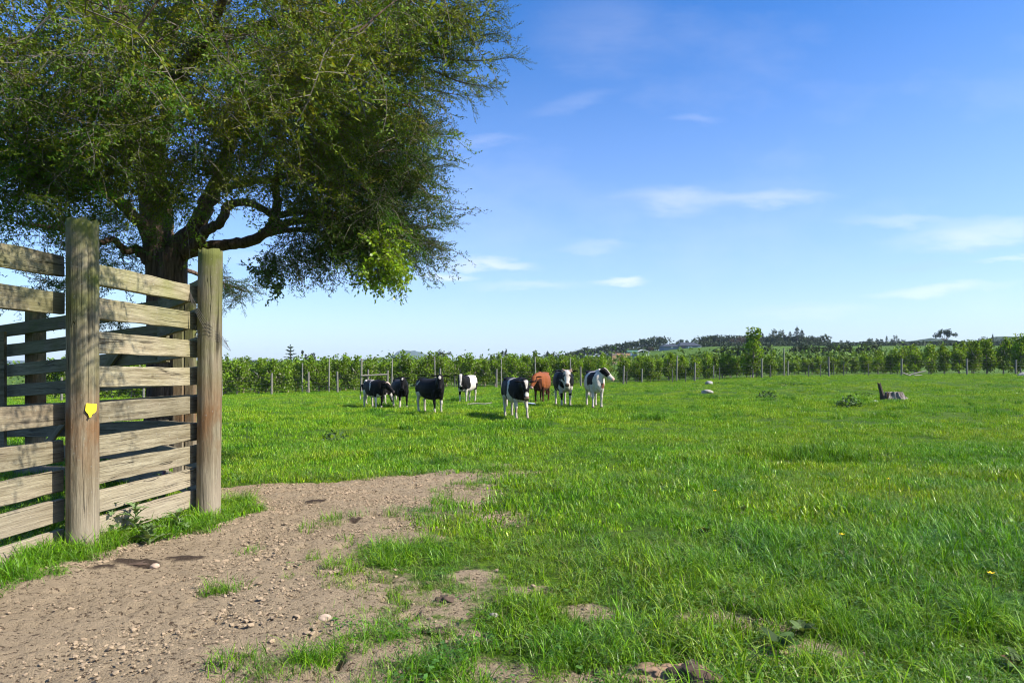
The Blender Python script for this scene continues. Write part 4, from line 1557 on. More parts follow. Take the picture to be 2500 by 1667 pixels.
    md.mode = 'VOXEL'
    md.voxel_size = .0165
    md2 = tmp.modifiers.new('soft', 'SMOOTH')
    md2.iterations = 3
    md2.factor = .5
    dg = bpy.context.evaluated_depsgraph_get()
    dg.update()
    out = bpy.data.meshes.new_from_object(tmp.evaluated_get(dg))
    bpy.data.objects.remove(tmp)
    out.name = name
    n = len(out.vertices)
    P = np.empty(n * 3)
    out.vertices.foreach_get('co', P)
    P = P.reshape(-1, 3)
    # head coordinates of every vertex
    Hc = (P - np.array(poll)) @ np.array(HM)
    nx = np.array((poll - nb).normalized())
    along = (P - np.array(nb)) @ nx / (poll - nb).length
    ish = (Hc[:, 0] > -.08 - .0 * Hc[:, 1]) & (np.abs(Hc[:, 1]) < .34) & (np.abs(Hc[:, 2]) < .2) & (np.linalg.norm(Hc, axis=1) < .55) & (along > .75)
    x, y, z = P.T
    nz_ = fbm(x * 5 + y * 3 + 7, z * 5 + y * 4 + seedof(label), 3, 12) * .16
    c = paint(x, y, z, nz_, Hc, ish)
    # mud and stain on the pale hair, most on legs and belly
    f = np.clip(.62 - z, 0, .6) * .75 + np.clip(fbm(x * 9 + y * 5, z * 9 + 3 + y * 5, 3, 31), 0, 1) * .8
    f = np.clip(f, 0, .62)[:, None] * (c.mean(1) > .2)[:, None]
    c = c * (1 - f) + np.array((.21, .165, .11)) * f
    # hooves and muzzle skin
    c = np.where((z < .055)[:, None], np.array((.10, .075, .06)), c)
    at = out.color_attributes.new('Col', 'FLOAT_COLOR', 'POINT')
    cc = np.ones((n, 4), np.float32)
    cc[:, :3] = c
    at.data.foreach_set('color', cc.ravel())
    out.materials.clear()
    out.materials.append(M_COAT)
    out.polygons.foreach_set('use_smooth', np.ones(len(out.polygons), bool))
    o = link(name, out)
    if pos is None:
        p = on_ground(px, py)
        s = hpx * p.y / F / total
    else:
        p, s = pos, scale
    o.location = (p.x, p.y, p.z - .01)
    o.scale = (s, s, s)
    o.rotation_euler = (0, 0, math.radians(yaw - 90))
    tag(o, label, 'cow', group)
    for sgn in (-1, 1):
        e = bmesh.new()
        bmesh.ops.create_uvsphere(e, u_segments=10, v_segments=8, radius=.019)
        em = bpy.data.meshes.new('eye')
        e.to_mesh(em)
        e.free()
        em.materials.append(M_EYE)
        link('eye', em, o, loc=poll + HM @ Vector((.125, sgn * .104, .012)))
    print(label[:30], 'scale %.2f' % s, 'at', [round(q, 2) for q in p])
    return o


def seedof(s):
    return sum(map(ord, s)) % 97


def W(c, mask, col):
    return np.where(mask[:, None], col, c)


def base_col(x, col):
    return np.repeat(np.asarray(col)[None, :], len(x), 0)


def muzzle(c, H, ish, col, at=.40):
    return W(c, ish & (H[:, 0] > at) & (np.abs(H[:, 1]) < .12), col)


def blaze(c, H, ish, w0, w1, x0=-.06, x1=.40, n=0, col=WHT):
    w = w0 + (w1 - w0) * np.clip((H[:, 0] - x0) / (x1 - x0), 0, 1)
    return W(c, ish & (H[:, 0] > x0) & (H[:, 0] < x1) & (np.abs(H[:, 1] + n * .15) < w) & (H[:, 2] > -.05), col)


def p_side(x, y, z, n, H, ish):          # black, white band behind the shoulder, white rump spot
    c = base_col(x, BLK)
    c = W(c, (np.abs(x - .12 + n + (z - 1.0) * .25) < .045) & (z > .78 + n) & ~ish, WHT)
    c = W(c, (x < -.42 + n) & (z > 1.08 + n * .4) & (x > -.74), WHT)
    c = W(c, (x < -.30) & (z < .66 + n * 1.2), WHT)
    c = W(c, (z < .56 + n * .9) & (x > -.1) & (y < .05), WHT)
    c = W(c, (z < .52 + n) & (np.abs(x) < .4), WHT)
    c = W(c, (x > .2) & (y > .04) & (z < .60), BLK)
    c = W(c, (x > .2) & (y > .04) & (z < .13), WHT)
    c = blaze(c, H, ish, .085, .02, -.06, .14, n, TAN)
    return muzzle(c, H, ish, np.array((.05, .04, .04)), .42)


def p_star(x, y, z, n, H, ish):          # black with a white star and pale lower legs
    c = base_col(x, BLK)
    c = W(c, (z < .50 + n) & (x < -.1), WHT)
    c = W(c, (z < .30 + n) & (x > 0) & (y < 0), WHT)
    c = W(c, (z < .12) & (x > 0), WHT)
    r = np.hypot(H[:, 0] - .05, H[:, 1] * 1.3)
    return W(c, ish & (r < .055 + n * .3) & (H[:, 2] > 0), WHT)


def p_bigblack(x, y, z, n, H, ish):
    c = base_col(x, BLK)
    c = W(c, (z < .70 + n) & (x < -.35), WHT)
    c = W(c, (x < -.35) & (y > .02) & (z > .45 + n), BLK)
    c = W(c, (z < .19 + n * .5) & (x > 0), WHT)
    c = W(c, (np.hypot(z - .37, 0) < .07) & (x > .2) & (y > 0), WHT)
    c = W(c, (z < .40) & (x > .2) & (y > 0), WHT)
    c = W(c, (np.hypot(x + .50 + n, z - .98 + n) < .05) & (y < 0), WHT * .6)
    r = np.hypot((H[:, 0] - .06) * .8, H[:, 1])
    return W(c, ish & (r < .042 + n * .3) & (H[:, 2] > 0), WHT)


def p_whiteback(x, y, z, n, H, ish):     # white with black front, neck and head
    c = base_col(x, WHT)
    c = W(c, (x > .12 + n * 1.4) & (z > .62 + n), BLK)
    c = W(c, (x < -.45 + n) & (z < .85) & (z > .55) & (y > 0), BLK)
    c = W(c, (x > .2) & (y < 0) & (np.abs(z - .42) < .08), BLK)
    c = W(c, ish, BLK)
    c = blaze(c, H, ish, .07, .028, -.07, .42, n * .6)
    c = W(c, (H[:, 0] < -.02) & ish & (np.abs(H[:, 1]) > .1), BLK)
    return muzzle(c, H, ish, np.array((.45, .40, .37)), .42)


def p_walker(x, y, z, n, H, ish):        # black with a broad white sash behind the shoulder
    c = base_col(x, BLK)
    c = W(c, (np.abs(x - .06 + n * .8 - (1.0 - z) * .16) < .085 + np.clip(.80 - z, 0, .4) * .5) & ~ish, WHT)
    c = W(c, (z < .63 + n) & (x < -.2), WHT)
    c = W(c, (z < .53 + n * .8) & (x > .0), WHT)
    c = W(c, (z < .30) & (x > .2) & (np.abs(z - .3) < .10 + n) & (y < 0), TAN * .5)
    c = W(c, ish, BLK)
    c = blaze(c, H, ish, .066, .012, -.05, .20, n * .6)
    c = W(c, ish & (np.hypot(H[:, 0] - .36, H[:, 1] * 1.2) < .055 + n * .3) & (H[:, 2] > -.06), WHT)
    return muzzle(c, H, ish, PNK * .75, .425)


def p_red(x, y, z, n, H, ish):
    c = base_col(x, RED)
    c = W(c, (z < .60 + n * 1.3), DRD)
    c = W(c, (x > .35 + n) & (z < .92 + n) & ~ish & (y < .14), DRD)
    c = W(c, ish & (H[:, 0] < .0) & (np.abs(H[:, 1]) > .12), DRD)
    return muzzle(c, H, ish, PNK * .8, .40)


def p_whiteface(x, y, z, n, H, ish):     # black with a white face, chest and legs
    c = base_col(x, BLK)
    c = W(c, (z < .66 + n) & (x > .25) & (np.abs(y) < .24), WHT)
    c = W(c, (z < .50 + n), WHT)
    c = W(c, (x > .45) & (z < .80 + n) & (np.abs(y) < .11 + n), WHT)
    c = W(c, (x > .2) & (y < 0) & (np.abs(z - .33) < .10 + n * .4), BLK)
    c = W(c, (x > .2) & (y > 0) & (np.abs(z - .40) < .05 + n * .4), BLK)
    c = W(c, ish, WHT)
    c = W(c, ish & (np.abs(H[:, 1]) > .13), BLK)
    c = W(c, ish & (np.hypot(H[:, 0] - .12, np.abs(H[:, 1]) - .10) < .04), np.array((.05, .04, .04)))
    c = W(c, ish & (H[:, 0] < -.0) & (np.abs(H[:, 1]) > .065) & (np.abs(H[:, 1]) < .17), PNK)
    return muzzle(c, H, ish, np.array((.12, .08, .06)), .40)


def p_turned(x, y, z, n, H, ish):        # mostly white, black saddle on the neck and black cheek
    c = base_col(x, WHT)
    c = W(c, (x < -.2 + n) & (z > .95 + n) & (y < .1), BLK)
    c = W(c, (np.abs(x - .36 + n) < .17) & (z > .70 + n) & (y < .06 + n) & (z < 1.14), BLK)
    c = W(c, (x > .45) & (z > .62) & (z < .80) & (y > .03 + n), np.array((.17, .07, .045)))
    c = W(c, ish, WHT)
    c = W(c, ish & (H[:, 0] > -.06) & (H[:, 0] < .29 + n) & (np.abs(H[:, 1]) > .045 + n * .4), BLK)
    c = W(c, ish & (H[:, 0] < -.03), BLK)
    return muzzle(c, H, ish, PNK, .39)


build_cow('black cow with a white shoulder band seen side on, looking right', 914, 997, 74, 36, 36, 40, .08, p_side, (.05, -.06, -.05, .08), 1.05, 1.24, neck_fwd=.36)
build_cow('black cow with a white forehead star standing left of the biggest black cow', 978, 995, 79, 24, -26, 62, .28, p_star, (.0, .03, .05, -.05), 1.0, 1.34)
build_cow('biggest all-black cow facing the camera with white hind leg and small star', 1052, 1007, 97, 40, -38, 62, .30, p_bigblack, (.04, .0, .06, -.04), 1.02, 1.36)
build_cow('white cow with black head, chest and long white blaze', 1140, 982, 73, -20, 20, 66, .22, p_whiteback, (.02, -.02, -.02, .05), .95, 1.30)
build_cow('nearest cow walking forward, black with a broad white sash', 1259, 1020, 101, 20, -8, 64, .10, p_walker, (.02, .16, .12, -.16), 1.0, 1.20)
build_cow('reddish brown cow half hidden behind the walking cow', 1322, 983, 76, -14, -18, 52, .04, p_red, (.0, .0, .02, -.02), 1.12, 1.20)
build_cow('black cow with a wide white face and white chest', 1376, 990, 96, 6, -10, 58, .16, p_whiteface, (.03, -.01, -.02, .03), 1.12, 1.30, ear=(.1, .1), horns=True)
build_cow('white and black cow turning its head to the right', 1452, 993, 99, 4, 66, 36, .26, p_turned, (.05, -.05, .02, -.05), 1.05, 1.32, ear=(-.1, .0), neck_fwd=.20)
g = on_ground(905, 992)
g = on_ground(901, 990)
build_cow('black and white cow almost hidden behind the side-on cow', 901, 990, 50, 118, 20, 70, -.45, p_side, (.05, 0, 0, .1), 1.0, 1.14, pos=g + Vector((.1, .9, 0)), scale=.72)

# ------------------------------------------------------------------ smaller things lying on the ground
def stone_mesh(name, mat, sx_, sy_, sz_, seed, sub=3, rough=.25):
    b = bmesh.new()
    bmesh.ops.create_icosphere(b, subdivisions=sub, radius=1)
    for v in b.verts:
        c = v.co.copy()
        f = 1 + rough * 1.6 * float(vnoise(c.x * 1.7 + c.z * 2, c.y * 1.7, seed)) + rough * .9 * float(vnoise(c.x * 4 + c.z * 4, c.y * 4, seed + 2)) + rough * .8 * abs(float(vnoise(c.x * 9 + c.z * 7, c.y * 9, seed + 4)))
        v.co = Vector((c.x * sx_, c.y * sy_, c.z * sz_)) * f
    me = bpy.data.meshes.new(name)
    b.to_mesh(me)
    b.free()
    me.materials.append(mat)
    for p in me.polygons:
        p.use_smooth = sub > 2
    return me


M_STONE_W = flat('pale_stone', (.29, .265, .225), .9, .6, 7)
M_STONE_G = flat('grey_stone', (.26, .25, .24), .85, .3, 8)
M_STONE_T = flat('tan_stone', (.40, .30, .22), .9, .3, 25)
M_SOIL = flat('dark_soil', (.075, .05, .035), .95, .4, 25)
M_CLAY = flat('clay_lump', (.27, .175, .105), .95, .55, 22)


def lie(name, px, py, me, label, cat, sink=.0, rz=0.0, group=None):
    p = on_ground(px, py)
    o = link(name, me, loc=(p.x, p.y, p.z + sink), rot=(0, 0, rz))
    return tag(o, label, cat, group)


lie('clay_lump', 1650, 1655, stone_mesh('clay_lump', M_CLAY, .15, .07, .026, 3, 4, .7), 'orange-brown lump of clay at the bottom edge in the grass', 'clay', .01)
lie('soil_lump', 1700, 1672, stone_mesh('soil_lump', M_SOIL, .10, .08, .06, 5, 4, .5), 'dark broken soil beside the clay lump', 'soil', .01)
lie('stone', 1205, 1508, stone_mesh('stone', M_STONE_W, .022, .018, .014, 7), 'small white stone in worn grass', 'stone', .012)
lie('stone', 378, 1387, stone_mesh('stone', M_STONE_T, .028, .02, .018, 9), 'tan stone in the dark dung patch', 'stone', .014)
lie('stone', 792, 1515, stone_mesh('stone', M_STONE_T, .034, .024, .02, 11), 'rounded tan stone on the dirt below the dry grass', 'stone', .012)
lie('stone', 1815, 1262, stone_mesh('stone', M_STONE_T, .05, .04, .03, 13), 'brown stone on the small bare patch', 'stone', .015)
lie('dung_pat', 1075, 1545, stone_mesh('dung_pat', M_SOIL, .07, .04, .014, 15, 4, .6), 'dark flat dung pat in worn grass', 'dung', .008, .4)
lie('dung_pat', 1090, 1470, stone_mesh('dung_pat', M_SOIL, .045, .04, .02, 17, 4, .6), 'dark crumbly dung heap above the flat pat', 'dung', .008)
lie('dung_pat', 335, 1380, stone_mesh('dung_pat', M_SOIL, .12, .05, .012, 19, 4, .6), 'blackish dung smeared on the dirt before the fence', 'dung', .01, .3)
lie('boulder', 1727, 960, stone_mesh('boulder', M_STONE_W, .29, .2, .13, 21, 3, .3), 'long white boulder half sunk in the pasture', 'boulder', .06)
lie('boulder', 1732, 939, stone_mesh('boulder', M_STONE_G, .24, .2, .17, 23, 3, .3), 'grey rounded boulder behind the white one', 'boulder', .08)
lie('boulder', 1436, 966, stone_mesh('boulder', M_STONE_W, .13, .1, .12, 25, 3, .3), 'small white boulder behind the black and white cow with its head turned', 'boulder', .06)
lie('boulder', 2136, 983, stone_mesh('boulder', M_STONE_G, .09, .07, .06, 27, 3, .3), 'little grey rock at the foot of the old stump', 'rock', .02)
p = on_ground(1293, 988)
b = MB()
b.box(0, 0, .03, .42, .22, .035)
tag(b.obj('metal_sheet', flat('bluish_sheet', (.36, .42, .52), .35, .1, 4, .5), loc=(p.x, p.y, p.z + .02), rot=(.16, .1, .3)), 'bluish grey sheet lying in the grass between the cows', 'sheet')
M_DRYWOOD = flat('bleached_wood', (.27, .24, .20), .9, .3, 9)
p = on_ground(1168, 989)
b = MB()
b.tube(spline([(-.42, 0, .03), (-.1, .05, .06), (.2, -.02, .05), (.5, .04, .09)], 4), [.028, .03, .03, .03, .03, .028, .026, .025, .024, .022, .02, .018, .014], 7)
tag(b.obj('branch', M_DRYWOOD, loc=p), 'bleached fallen branch lying behind the walking cow', 'branch')
p = on_ground(2232, 918)
b = MB()
b.tube([(-.9, 0, .25), (-.3, 0, .03)], [.05, .06], 7)
b.tube([(-.4, .1, .05), (.1, .05, .2), (.95, 0, .42)], [.05, .06, .04], 7)
b.tube([(-.1, -.2, .05), (.5, -.2, .09)], [.05, .04], 7)
tag(b.obj('log_heap', M_DRYWOOD, loc=p), 'heap of bleached broken branches before the far wire fence', 'branches')
lie('boulder', 2497, 919, stone_mesh('boulder', M_STONE_G, .35, .2, .2, 33, 3, .3), 'grey rock at the far right edge near the wire fence', 'rock', .08)

# old stump with one splintered upright
p = on_ground(2175, 979)
st = empty('tree_stump', p, 0, 'weathered grey tree stump with one splintered upright spike in the pasture', 'stump')
sc_ = p.y / F                                   # metres per photo pixel there


def stump_part(name, prof, n, seed, mat, lean=(0, 0), off=(0, 0), jag=0.0, sq=1.0):
    vs, fs = [], []
    for i, (z, r) in enumerate(prof):
        for k in range(n):
            a = 2 * math.pi * k / n
            rr = r * (1 + .13 * math.sin(a * 5 + seed) * (1 - .5 * z) + .10 * math.sin(a * 11 + seed * 2) + .08 * float(vnoise(a * 3, z * 4, seed)))
            zz = z + (jag * (R.random() - .3) if i == len(prof) - 1 else 0)
            vs.append((off[0] + lean[0] * z + math.cos(a) * rr, off[1] + lean[1] * z + math.sin(a) * rr * sq, zz))
    for i in range(len(prof) - 1):
        for k in range(n):
            a, b2 = i * n + k, i * n + (k + 1) % n
            fs.append((a, b2, b2 + n, a + n))
    top = (len(prof) - 1) * n
    c = len(vs)
    vs.append((off[0] + lean[0] * prof[-1][0], off[1] + lean[1] * prof[-1][0], prof[-1][0] - jag * .3))
    for k in range(n):
        fs.append((top + k, top + (k + 1) % n, c))
    return link(name, mesh_np(name, np.array(vs), fs, mat), st)


def stump_mat():
    m = Mat('old_stump_wood', .9, .15)
    pz = m.coord('Object')
    n1 = m.noise(m.map(pz, (1, 1, .1)), 16, 4, .6)
    m.color(m.mix(m.ramp(n1, [(.35, 0.0), (.62, 1.0)]), (.04, .028, .022), (.30, .26, .23)))
    m.bump(n1, .8, .03)
    return m.m


M_STUMP = stump_mat()
M_STUMPD = flat('charred_spike', (.055, .04, .032), .9, .4, 9)
u = sc_
stump_part('stump', [(-.1, 29 * u), (6 * u, 25 * u), (13 * u, 20 * u), (21 * u, 17 * u)], 30, 2, M_STUMP, (-.25, 0), (12 * u, 0), .05, .8)
stump_part('spike', [(-.1, 10 * u), (8 * u, 7.5 * u), (18 * u, 5 * u), (30 * u, 4.3 * u), (42 * u, 4.0 * u)], 14, 5, M_STUMPD, (-.30, 0), (-16 * u, 0), .10, .9)
stump_part('splinter', [(-.05, 5 * u), (10 * u, 3.5 * u), (20 * u, 1.2 * u)], 7, 8, flat('red_heartwood', (.30, .13, .06), .85, .3, 15), (-.28, -.05), (-7 * u, -7 * u), .02)


# weedy clumps standing proud of the grazed grass
def weed_clump(px, py, w, h, label, seed, n=110, c=(.045, .085, .022)):
    r = np.random.default_rng(seed)
    p = on_ground(px, py)
    q = []
    cols = []
    for i in range(n):
        a, d = r.uniform(0, 6.28), w * math.sqrt(r.random())
        z = h * r.random() * (1 - .6 * (d / w) ** 2)
        ce = np.array([math.cos(a) * d, math.sin(a) * d, z])
        di = r.normal(0, 1, 3)
        di[2] = abs(di[2]) * .6
        di /= np.linalg.norm(di)
        si = np.cross(di, r.normal(0, 1, 3))
        si /= np.linalg.norm(si)
        L, W = h * r.uniform(.22, .5), h * r.uniform(.06, .13)
        q += [ce, ce + di * L * .4 + si * W, ce + di * L, ce + di * L * .4 - si * W]
        cols += [np.array(c) * r.uniform(.6, 1.4)] * 4
    o = link('weed_clump', mesh_np('weed_clump', np.array(q), np.arange(4 * n).reshape(-1, 4), M_THIS, False, np.array(cols)), loc=p)
    return tag(o, label, 'weed', 'weed clumps in the far pasture')


weed_clump(2070, 993, .34, .36, 'bushy dark thistle clump left of the old stump', 1)
weed_clump(1872, 972, .38, .30, 'dark weed clump between the white boulder and the stump', 2)
weed_clump(822, 1078, .28, .26, 'dark rushy weed in the pasture nearer than the cows', 3, 80)
weed_clump(2112, 968, .4, .18, 'spreading weeds just behind and left of the stump', 4)
weed_clump(1338, 966, .35, .35, 'dark weed behind the brown cow', 5, 70)
weed_clump(1750, 939, .35, .2, 'low weed right of the grey boulder', 6, 60)
weed_clump(1925, 942, .6, .25, 'flat spreading weed beyond the dark clump', 7, 70)


# ------------------------------------------------------------------ wire fence in front of the orchard
M_FPOST = flat('grey_fence_post', (.17, .158, .13), .9, .25, 5)
M_STEELP = flat('thin_post', (.10, .095, .085), .8, .2, 5)
LINE = [(-48, 38.0), (-27, 44.0), (-16.6, 47.0), (-1.0, 53.0), (9.0, 55.0), (25.5, 55.0), (42, 56.0), (60, 57)]


def on_line(px):
    t = (px - 1250) / F
    for (x0, y0), (x1, y1) in zip(LINE[:-1], LINE[1:]):
        # x0 + s dx = t (y0 + s dy)
        den = (x1 - x0) - t * (y1 - y0)
        s = (t * y0 - x0) / den
        if -1e-6 <= s <= 1 + 1e-6:
            return Vector((x0 + s * (x1 - x0), y0 + s * (y1 - y0), 0))
    return None


wf = empty('wire_fence', (0, 53, 0), 0, 'long post and wire fence along the front of the orchard', 'fence')
WI = Matrix.Translation((0, -53, 0))


def wpost(px, h, r, mat, name='post'):
    p = on_line(px)
    b = MB()
    b.tube([(0, 0, -.3), (0, 0, h * .6), (0, 0, h)], [r, r * .97, r * .93], 8)
    o = b.obj(name, mat, wf)
    o.matrix_local = WI @ Matrix.Translation((p.x, p.y, gz(p.x, p.y))) @ Matrix.Rotation(R.uniform(-.025, .025), 4, 'Y')


for px, h in ((150, 1.5), (350, 1.5), (541, 1.55), (663, 1.5), (753, 1.5), (824, 1.5), (882, 2.4), (898, 1.6), (946, 1.5), (1075, 1.6), (1212, 1.5), (1418, 1.5), (1522, 1.5), (1696, 1.5), (1860, 1.6), (2024, 1.6), (2201, 1.4), (2361, 1.3), (2480, 1.3)):
    wpost(px, h, .075, M_FPOST)
for px in (960, 1110, 1150, 1300, 1360, 1530, 1642, 1674, 1757, 1880, 1974, 2003, 2036, 2060, 2120):
    wpost(px, 1.05, .035, M_STEELP)
rails = MB()
a, c = on_line(882), on_line(946)
rails.tube([(a.x, a.y - .09, gz(a.x, a.y) + 1.15), (c.x, c.y - .09, gz(c.x, c.y) + 1.2)], .06, 8)
o = rails.obj('rail', M_FPOST, wf)
o.matrix_local = WI
wires = MB()
for h in (.25, .5, .75, 1.0, 1.2):
    P = []
    for (x0, y0), (x1, y1) in zip(LINE[:-1], LINE[1:]):
        for k in range(10):
            x, y = x0 + (x1 - x0) * k / 10, y0 + (y1 - y0) * k / 10
            P.append((x, y - .08, gz(x, y) + h))
    wires.tube(P, .004, 3, cap=False)
o = wires.obj('wires', M_WIRE, wf)
o.matrix_local = WI

# ------------------------------------------------------------------ orchard
M_ALEAF = leafmat('apple_leaf', (1, 1, 1), .30, .34, .5, .12)
M_ATRUNK = flat('apple_bark', (.24, .19, .155), .9, .3, 6)


def apple_proto(seed, shoots=3, n=1850):
    r = np.random.default_rng(seed)
    q, c = [], []
    H = 2.85
    nb = 11
    blobs = []
    for i in range(nb):
        z = .58 + (H - .78) * (i + .5) / nb + r.normal(0, .1)
        w = .75 * (1 - .35 * (z / H) ** 2)
        a = r.uniform(0, 6.28)
        blobs.append((np.array([math.cos(a) * w * .55 * r.uniform(.3, 1.2), math.sin(a) * w * .45 * r.uniform(.3, 1.2), z]), r.uniform(.30, .48)))
    for i in range(shoots):
        a = r.uniform(0, 6.28)
        for k in range(4):
            blobs.append((np.array([math.cos(a) * .4, math.sin(a) * .3, H - .2 + .16 * k + r.uniform(0, .1)]), .13))
    tot = sum(b[1] ** 2 for b in blobs)
    for ce, rad in blobs:
        m = int(n * rad ** 2 / tot)
        br = r.uniform(.6, 1.3)
        for j in range(m):
            v = r.normal(0, 1, 3)
            v *= rad * r.random() ** .45 / np.linalg.norm(v)
            p = ce + v
            d = v + r.normal(0, rad * .6, 3)
            d /= np.linalg.norm(d)
            s = np.cross(d, r.normal(0, 1, 3))
            s /= np.linalg.norm(s)
            L, W = .15 * r.uniform(.6, 1.3), .06 * r.uniform(.7, 1.3)
            q += [p, p + d * L * .5 + s * W, p + d * L, p + d * L * .5 - s * W]
            k = br * r.uniform(.35, 1.6)
            pale = r.random()
            col = np.array([.135, .225, .013]) * k if pale > .06 else np.array([.34, .36, .22])
            c += [col] * 4
    crown = mesh_np('crown', np.array(q), np.arange(len(q)).reshape(-1, 4), M_ALEAF, False, np.array(c))
    t = MB()
    rr = random.Random(seed)
    tip = Vector((rr.uniform(-.2, .2), rr.uniform(-.15, .15), H * .85))
    t.tube(spline([(0, 0, -.1), (rr.uniform(-.08, .08), 0, .7), tip], 4), [.065, .06, .055, .05, .048, .044, .04, .03, .022], 7)
    for k in range(6):
        z = rr.uniform(.7, 2.1)
        a = rr.uniform(0, 6.28)
        t.tube([(0, 0, z), (math.cos(a) * .35, math.sin(a) * .3, z + .15), (math.cos(a) * .6, math.sin(a) * .45, z + .4)], [.03, .024, .014], 5)
    trunk = t.mesh('trunk', M_ATRUNK, True)
    return crown, trunk


APROTO = [apple_proto(500 + i, (1, 2, 0, 3, 1, 2, 5)[i]) for i in range(7)]
n_apple = 0


def apple(x, y, s, k, label, group, sz=None):
    global n_apple
    cr, tr = APROTO[k]
    rz = R.uniform(0, 6.28)
    t = empty('apple_tree', (x, y, gz(x, y)), rz, label, 'tree', group)
    t.scale = (s * R.uniform(1.05, 1.3), s * R.uniform(1.0, 1.2), sz or s)
    link('trunk', tr, t)
    link('crown', cr, t)
    n_apple += 1


def px_of(x, y):
    return 1250 + F * x / y


def clear(x, y):
    p = px_of(x, y)
    return not (1484 < p < 1510)


for row in range(5):
    x = -32.0
    while x < 22.6 - row * .4:
        for (x0, y0), (x1, y1) in zip(LINE[:-1], LINE[1:]):
            if x0 <= x <= x1:
                y = y0 + (y1 - y0) * (x - x0) / (x1 - x0)
        y += 3.2 + row * 3.4 + R.uniform(-.25, .25)
        xx = x + R.uniform(-.2, .2)
        if clear(xx, y) and px_of(xx, y) < 1925 - row * 6:
            front = row == 0
            s = R.uniform(.88, 1.06) * float(np.interp(xx, [-25, 0, 22], [.86, .80, .66]))
            k = R.randrange(6)
            apple(xx, y, s, k, 'leafy apple tree in the front row just behind the wire fence' if front else 'leafy apple tree in the rows behind the front orchard row',
                  'front row of the orchard' if front else 'rows behind the front of the orchard', s * R.uniform(.92, 1.08))
        x += (1.12 if row < 2 else 1.5) * R.uniform(.85, 1.15)
apple(20.2, 57.2, .95, 6, 'tall apple tree with upright shoots rising above the front row', None, 1.28)
for row in range(3):
    x = 24.5 + row
    while x < 44:
        y = 72 + row * 4 + R.uniform(-.3, .3)
        s = R.uniform(.56, .66)
        apple(x, y, s, R.randrange(6), 'apple tree in the lower hedge-like row set back beyond the gap', 'set-back orchard rows')
        x += 1.3 * R.uniform(.85, 1.15)
for row in range(2):
    x = 35.0 - row
    while x < 50:
        y = 62 + row * 4 + R.uniform(-.3, .3)
        f = np.clip((x - 34) / 12, 0, 1)
        s = R.uniform(.9, 1.0) * (0.74 + .30 * f)
        apple(x, y, s, R.choice((0, 1, 3, 5, 6)), 'apple tree with tall shoots in the right-hand orchard block', 'right-hand orchard block', s * (1 + .08 * f))
        x += 1.35 * R.uniform(.85, 1.15)
print('apple trees', n_apple)
# trellis poles standing in the orchard rows
M_POLE = flat('pale_trellis_pole', (.20, .19, .16), .85, .2, 5)
for px, h, where in ((738, 2.2, 'just right of the star-shaped conifer'), (803, 2.5, 'left of the timber rail brace'), (956, 2.4, 'above the second black cow from the left'), (1062, 2.5, 'above the biggest black cow'),
                     (1224, 2.3, 'above the back of the walking cow'), (1308, 2.4, 'above the brown cow'), (1394, 2.2, 'behind the white-faced cow'), (1567, 1.2, 'right of the bin stack, short'), (1652, 2.2, 'below the long dark-roofed house'),
                     (1742, 1.2, 'above the grey boulder, short'), (1832, .9, 'at the foot of the tall shoots, short'), (1915, 2.4, 'last tall one at the end of the front row'), (1924, 1.3, 'short one ending the front row')):
    p = on_line(px)
    p = p * ((p.y + 2.6) / p.y)
    b = MB()
    b.tube([(0, 0, -.3), (0, 0, h)], [.055, .05], 8)
    tag(b.obj('trellis_pole', M_POLE, loc=(p.x, p.y, gz(p.x, p.y)), rot=(0, R.uniform(-.03, .03), 0)), 'pale wooden orchard pole ' + where, 'pole', 'trellis poles in the orchard')

# ------------------------------------------------------------------ apple bins stacked beyond the orchard
M_BIN = flat('bin_wood', (.50, .30, .15), .85, .25, 2)
M_BIND = flat('bin_wood_grey', (.30, .22, .18), .85, .25, 2)


def bin_proto(mat):
    b = MB()
    for k in range(4):
        z = .16 + .15 * k
        b.box(0, -.58, z, 1.2, .025, .135)
        b.box(0, .58, z, 1.2, .025, .135)
        b.box(-.59, 0, z, .025, 1.13, .135)
        b.box(.59, 0, z, .025, 1.13, .135)
    for x in (-.55, 0, .55):
        b.box(x, 0, .045, .09, 1.1, .085)
    b.box(0, 0, .10, 1.13, 1.1, .02)
    return b.mesh('apple_bin', mat)


BP = [bin_proto(M_BIN), bin_proto(M_BIND)]
bz = 190.0
bx0 = (1499.5 - 1250) / F * bz
base = gz(bx0, bz)
ztop = CAMZ + (HY - 862) / F * bz
for k in range(7):
    z = ztop - .70 * (k + 1)
    tag(link('apple_bin', BP[(k in (0, 4)) * 1], loc=(bx0, bz, z)), ('topmost', 'second from the top', 'third from the top', 'middle', 'third from the bottom', 'second from the bottom', 'lowest')[k] + ' wooden fruit bin of the tall narrow front stack', 'bin', 'front stack of fruit bins')
for j in range(3):
    for k in range(7):
        z = ztop - .70 * (k + 1) + .02
        tag(link('apple_bin', BP[(j + k) % 3 == 1], loc=(bx0 + 1.5 + 1.28 * j, bz + 1.5, z)), 'wooden fruit bin in the stacks right of and behind the tall front stack', 'bin', 'rear stacks of fruit bins')
lowz = ztop - .70 * 7
b = MB()
b.box(bx0 + 1.6, bz + .8, (lowz + base - 1) / 2 - .01, 9, 6, lowz - base + 1)
tag(b.obj('loading_pad', flat('packed_gravel', (.3, .27, .22), .95, .2, 3)), kind='structure')

# ------------------------------------------------------------------ farm land far behind
M_DLEAF = leafmat('far_leaf', (1, 1, 1), .35, .2, .7, .2)
M_DTRUNK = flat('far_bark', (.09, .07, .06), .9, .2, 3)


